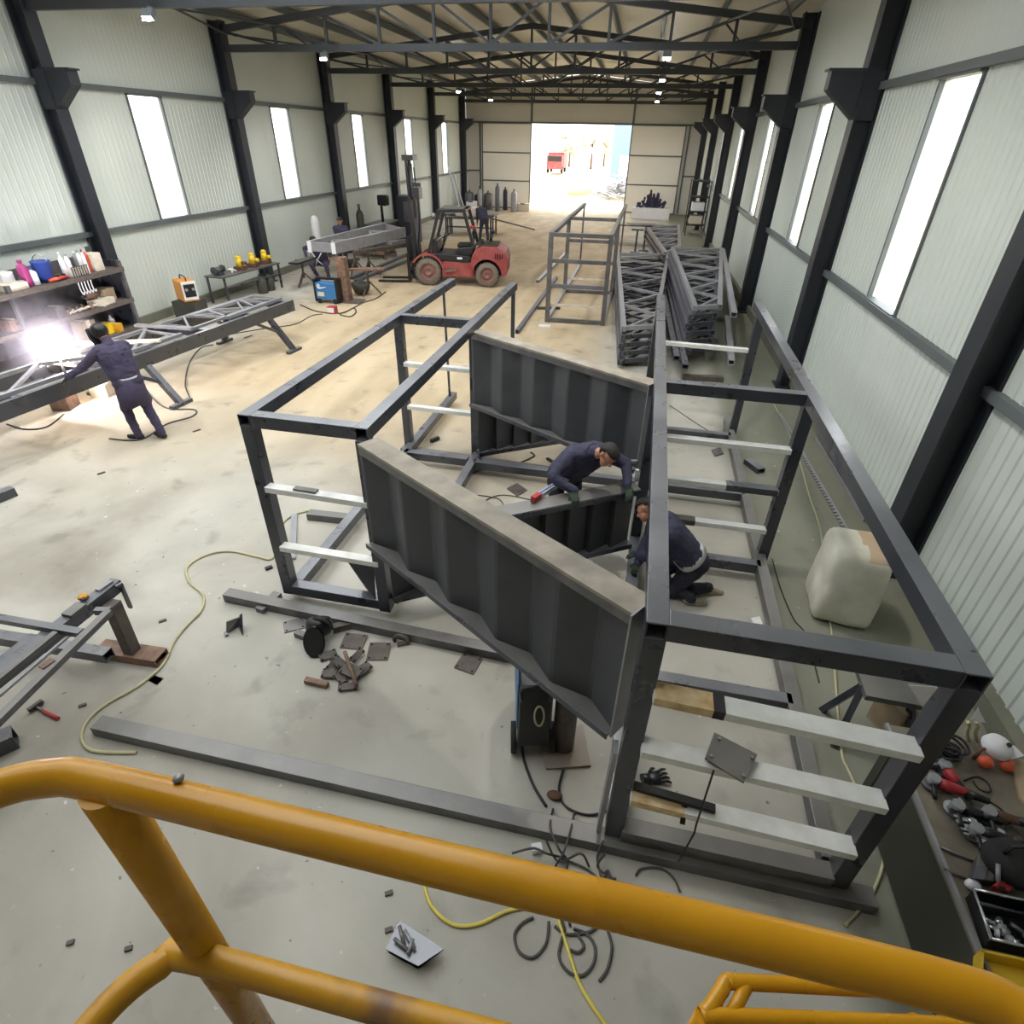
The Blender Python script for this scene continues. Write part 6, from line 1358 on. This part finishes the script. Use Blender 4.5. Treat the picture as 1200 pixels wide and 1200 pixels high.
for k, (x0, y0, x1, y1, m_, lb) in enumerate(((1081, 915, 1098, 933, 'lightsteel', 'thin bright rod on the left edge of the bench'), (1103, 993, 1143, 1010, 'steel_dust', 'long thin dark rod on the bench with a bright tip'), (1106, 1018, 1132, 1030, 'rustdark', 'thin rusty rod on the near part of the bench'))):
    o = MB().cyl(T(x0, y0, .012), T(x1, y1, .012), .008, n=8).build('rod', m_); tag(o, lb, 'rod')
t = thing('grey_case', 'dark grey square tool case in the middle of the bench', 'case', T(1145, 1030)); MB().slab([T(*p) for p in ((1132, 1036), (1158, 1040), (1164, 1012), (1140, 1008))], .07).build('body', 'steel_dust', t, bev=.008); MB().slab([T(*p, .072) for p in ((1138, 1030), (1152, 1032), (1157, 1017), (1143, 1015))], .01).build('lid', 'midsteel', t)
t = thing('tool_bag', 'black tool bag at the right picture edge on the bench', 'bag', T(1185, 1015)); c = T(1188, 1012, .09)
MB().ball(c, (.15, .13, .1), 18).build('body', 'blackrub', t); MB().path(spline([c+Vec((-.08, 0, .08)), c+Vec((-.06, 0, .15)), c+Vec((.06, 0, .15)), c+Vec((.08, 0, .08))], 5), .012, 8).build('handle', 'black', t); MB().path([c+Vec((-.12, -.05, .05)), c+Vec((-.13, -.12, .0))], .012, 6).build('strap', 'lightsteel', t)
t = thing('red_tool', 'red plastic tool on the bench between the toolbox and the black bag', 'tool', T(1175, 1040)); MB().slab([T(*p, .02) for p in ((1158, 1043), (1178, 1050), (1186, 1042), (1170, 1032))], .05).build('body', 'redpl', t, bev=.008); MB().slab([T(*p, .072) for p in ((1168, 1042), (1176, 1045), (1179, 1041), (1171, 1038))], .004).build('slot', 'hole', t)
o = MB().ball(T(1140, 1037, .03), (.04, .03, .03), 10).build('rag', 'whitepl'); tag(o, 'small white rag at the corner of the open toolbox', 'rag')
# open toolbox and its tools
q = [T(1141, 1042, .1), T(1215, 1058, .1), T(1215, 1112, .1), T(1162, 1100, .1)]
t = thing('toolbox', 'open black toolbox with a bright rim full of tools', 'toolbox', T(1175, 1080))
cq = sum(q, Vec())/4
for i in range(4):
    a, b = q[i], q[(i+1) % 4]; MB().slab([a-Vec((0, 0, .1)), b-Vec((0, 0, .1)), b, a], .006).build('wall', 'black', t); MB().path([a, b], .008, 8).build('rim', 'chrome', t)
MB().slab([p-Vec((0, 0, .097)) for p in q], .006).build('bottom', 'black', t)
MB().bar(q[0].lerp(q[3], .33)-Vec((0, 0, .02)), q[1].lerp(q[2], .33)-Vec((0, 0, .02)), .01, .06).build('divider', 'black', t)
for k, (u0, v0, u1, v1, m_, lb) in enumerate(((.1, .45, .35, .55, 'chrome', 'bright socket bar at the left of the open toolbox'), (.15, .62, .4, .66, 'chrome', 'bright round socket in the open toolbox'), (.3, .8, .38, .55, 'whitepl', 'white handled tool in the open toolbox'), (.5, .5, .55, .75, 'chrome', 'bright short wrench in the open toolbox'), (.2, .9, .6, .86, 'lightsteel', 'long grey bar along the near side of the open toolbox'), (.12, .15, .55, .2, 'steel_dust', 'dark long tool along the far side of the open toolbox'), (.62, .45, .85, .6, 'steel_dust', 'dark pliers at the right of the open toolbox'))):
    def uvq(u, v): return q[0].lerp(q[1], u).lerp(q[3].lerp(q[2], u), v)-Vec((0, 0, .055))
    a, b = uvq(u0, v0), uvq(u1, v1); t2 = thing('hand_tool', lb, 'tool', a, 'tools in the open toolbox'); MB().cyl(a, b, .012, n=8).build('shaft', m_, t2); MB().cyl(b, b+(b-a).normalized()*.035, .02, n=10).build('head', 'chrome' if m_ != 'chrome' else 'lightsteel', t2)
# yellow tray
q = [T(1150, 1112, .08), T(1225, 1128, .08), T(1225, 1190, .08), T(1148, 1150, .08)]
t = thing('yellow_tray', 'yellow plastic tray on the near end of the bench', 'tray', T(1180, 1140))
for i in range(4):
    a, b = q[i], q[(i+1) % 4]; MB().slab([a-Vec((0, 0, .08)), b-Vec((0, 0, .08)), b, a], .012).build('wall', 'yellowpl', t)
MB().slab([p-Vec((0, 0, .078)) for p in q], .008).build('bottom', 'yellowpl', t)
# trestle with cardboard behind the near right post
t = thing('trestle', 'dark trestle behind the near right corner of the big frame', 'trestle', G(1040, 860, 0)); zt_ = .55
MB().bar(G(1008, 800, zt_), G(1075, 812, zt_), .3, .05).build('top', 'steel_dust', t)
for px, dx in ((1012, -.1), (1070, .1)): p = G(px, 803, zt_); MB().bar(p, Vec((p.x+dx, p.y-.18, 0)), .05, .05).build('leg', 'steel', t); MB().bar(p, Vec((p.x+dx, p.y+.18, 0)), .05, .05).build('leg', 'steel', t)
t = thing('cardboard_box', 'cardboard box with a red stroke under the trestle', 'box', G(1045, 850, 0)); c = G(1045, 848, 0); c.z = .16; MB().box(c, (.3, .26, .32), .5).build('body', 'cardboard', t, bev=.006); MB().box(c+rotz(.5) @ Vec((0, -.132, .02)), (.02, .004, .14), M=rotz(.5) @ Mat.Rotation(R(30), 3, 'Y')).build('red_mark', 'redpl', t)
for pts in (((1065, 803), (1099, 806), (1081, 829)), ((1137, 843), (1155, 846), (1146, 829))):
    zz = 1.9; MB().slab([G(x, y, zz) if False else AY(x, y, 2.2-.06) for x, y in pts], .006).build('white_gusset', 'whitepl', fr)
for px in (1135, 1145):
    o = MB().path(spline([T(px, 868, .0), T(px-2, 858, .06), T(px+1, 850, .12), T(px-1, 846, .16)], 4), .012, 8).build('cream_handle', 'hose'); tag(o, 'cream bent handle standing at the far end of the bench, '+('left one' if px == 1135 else 'right one'), 'handle')
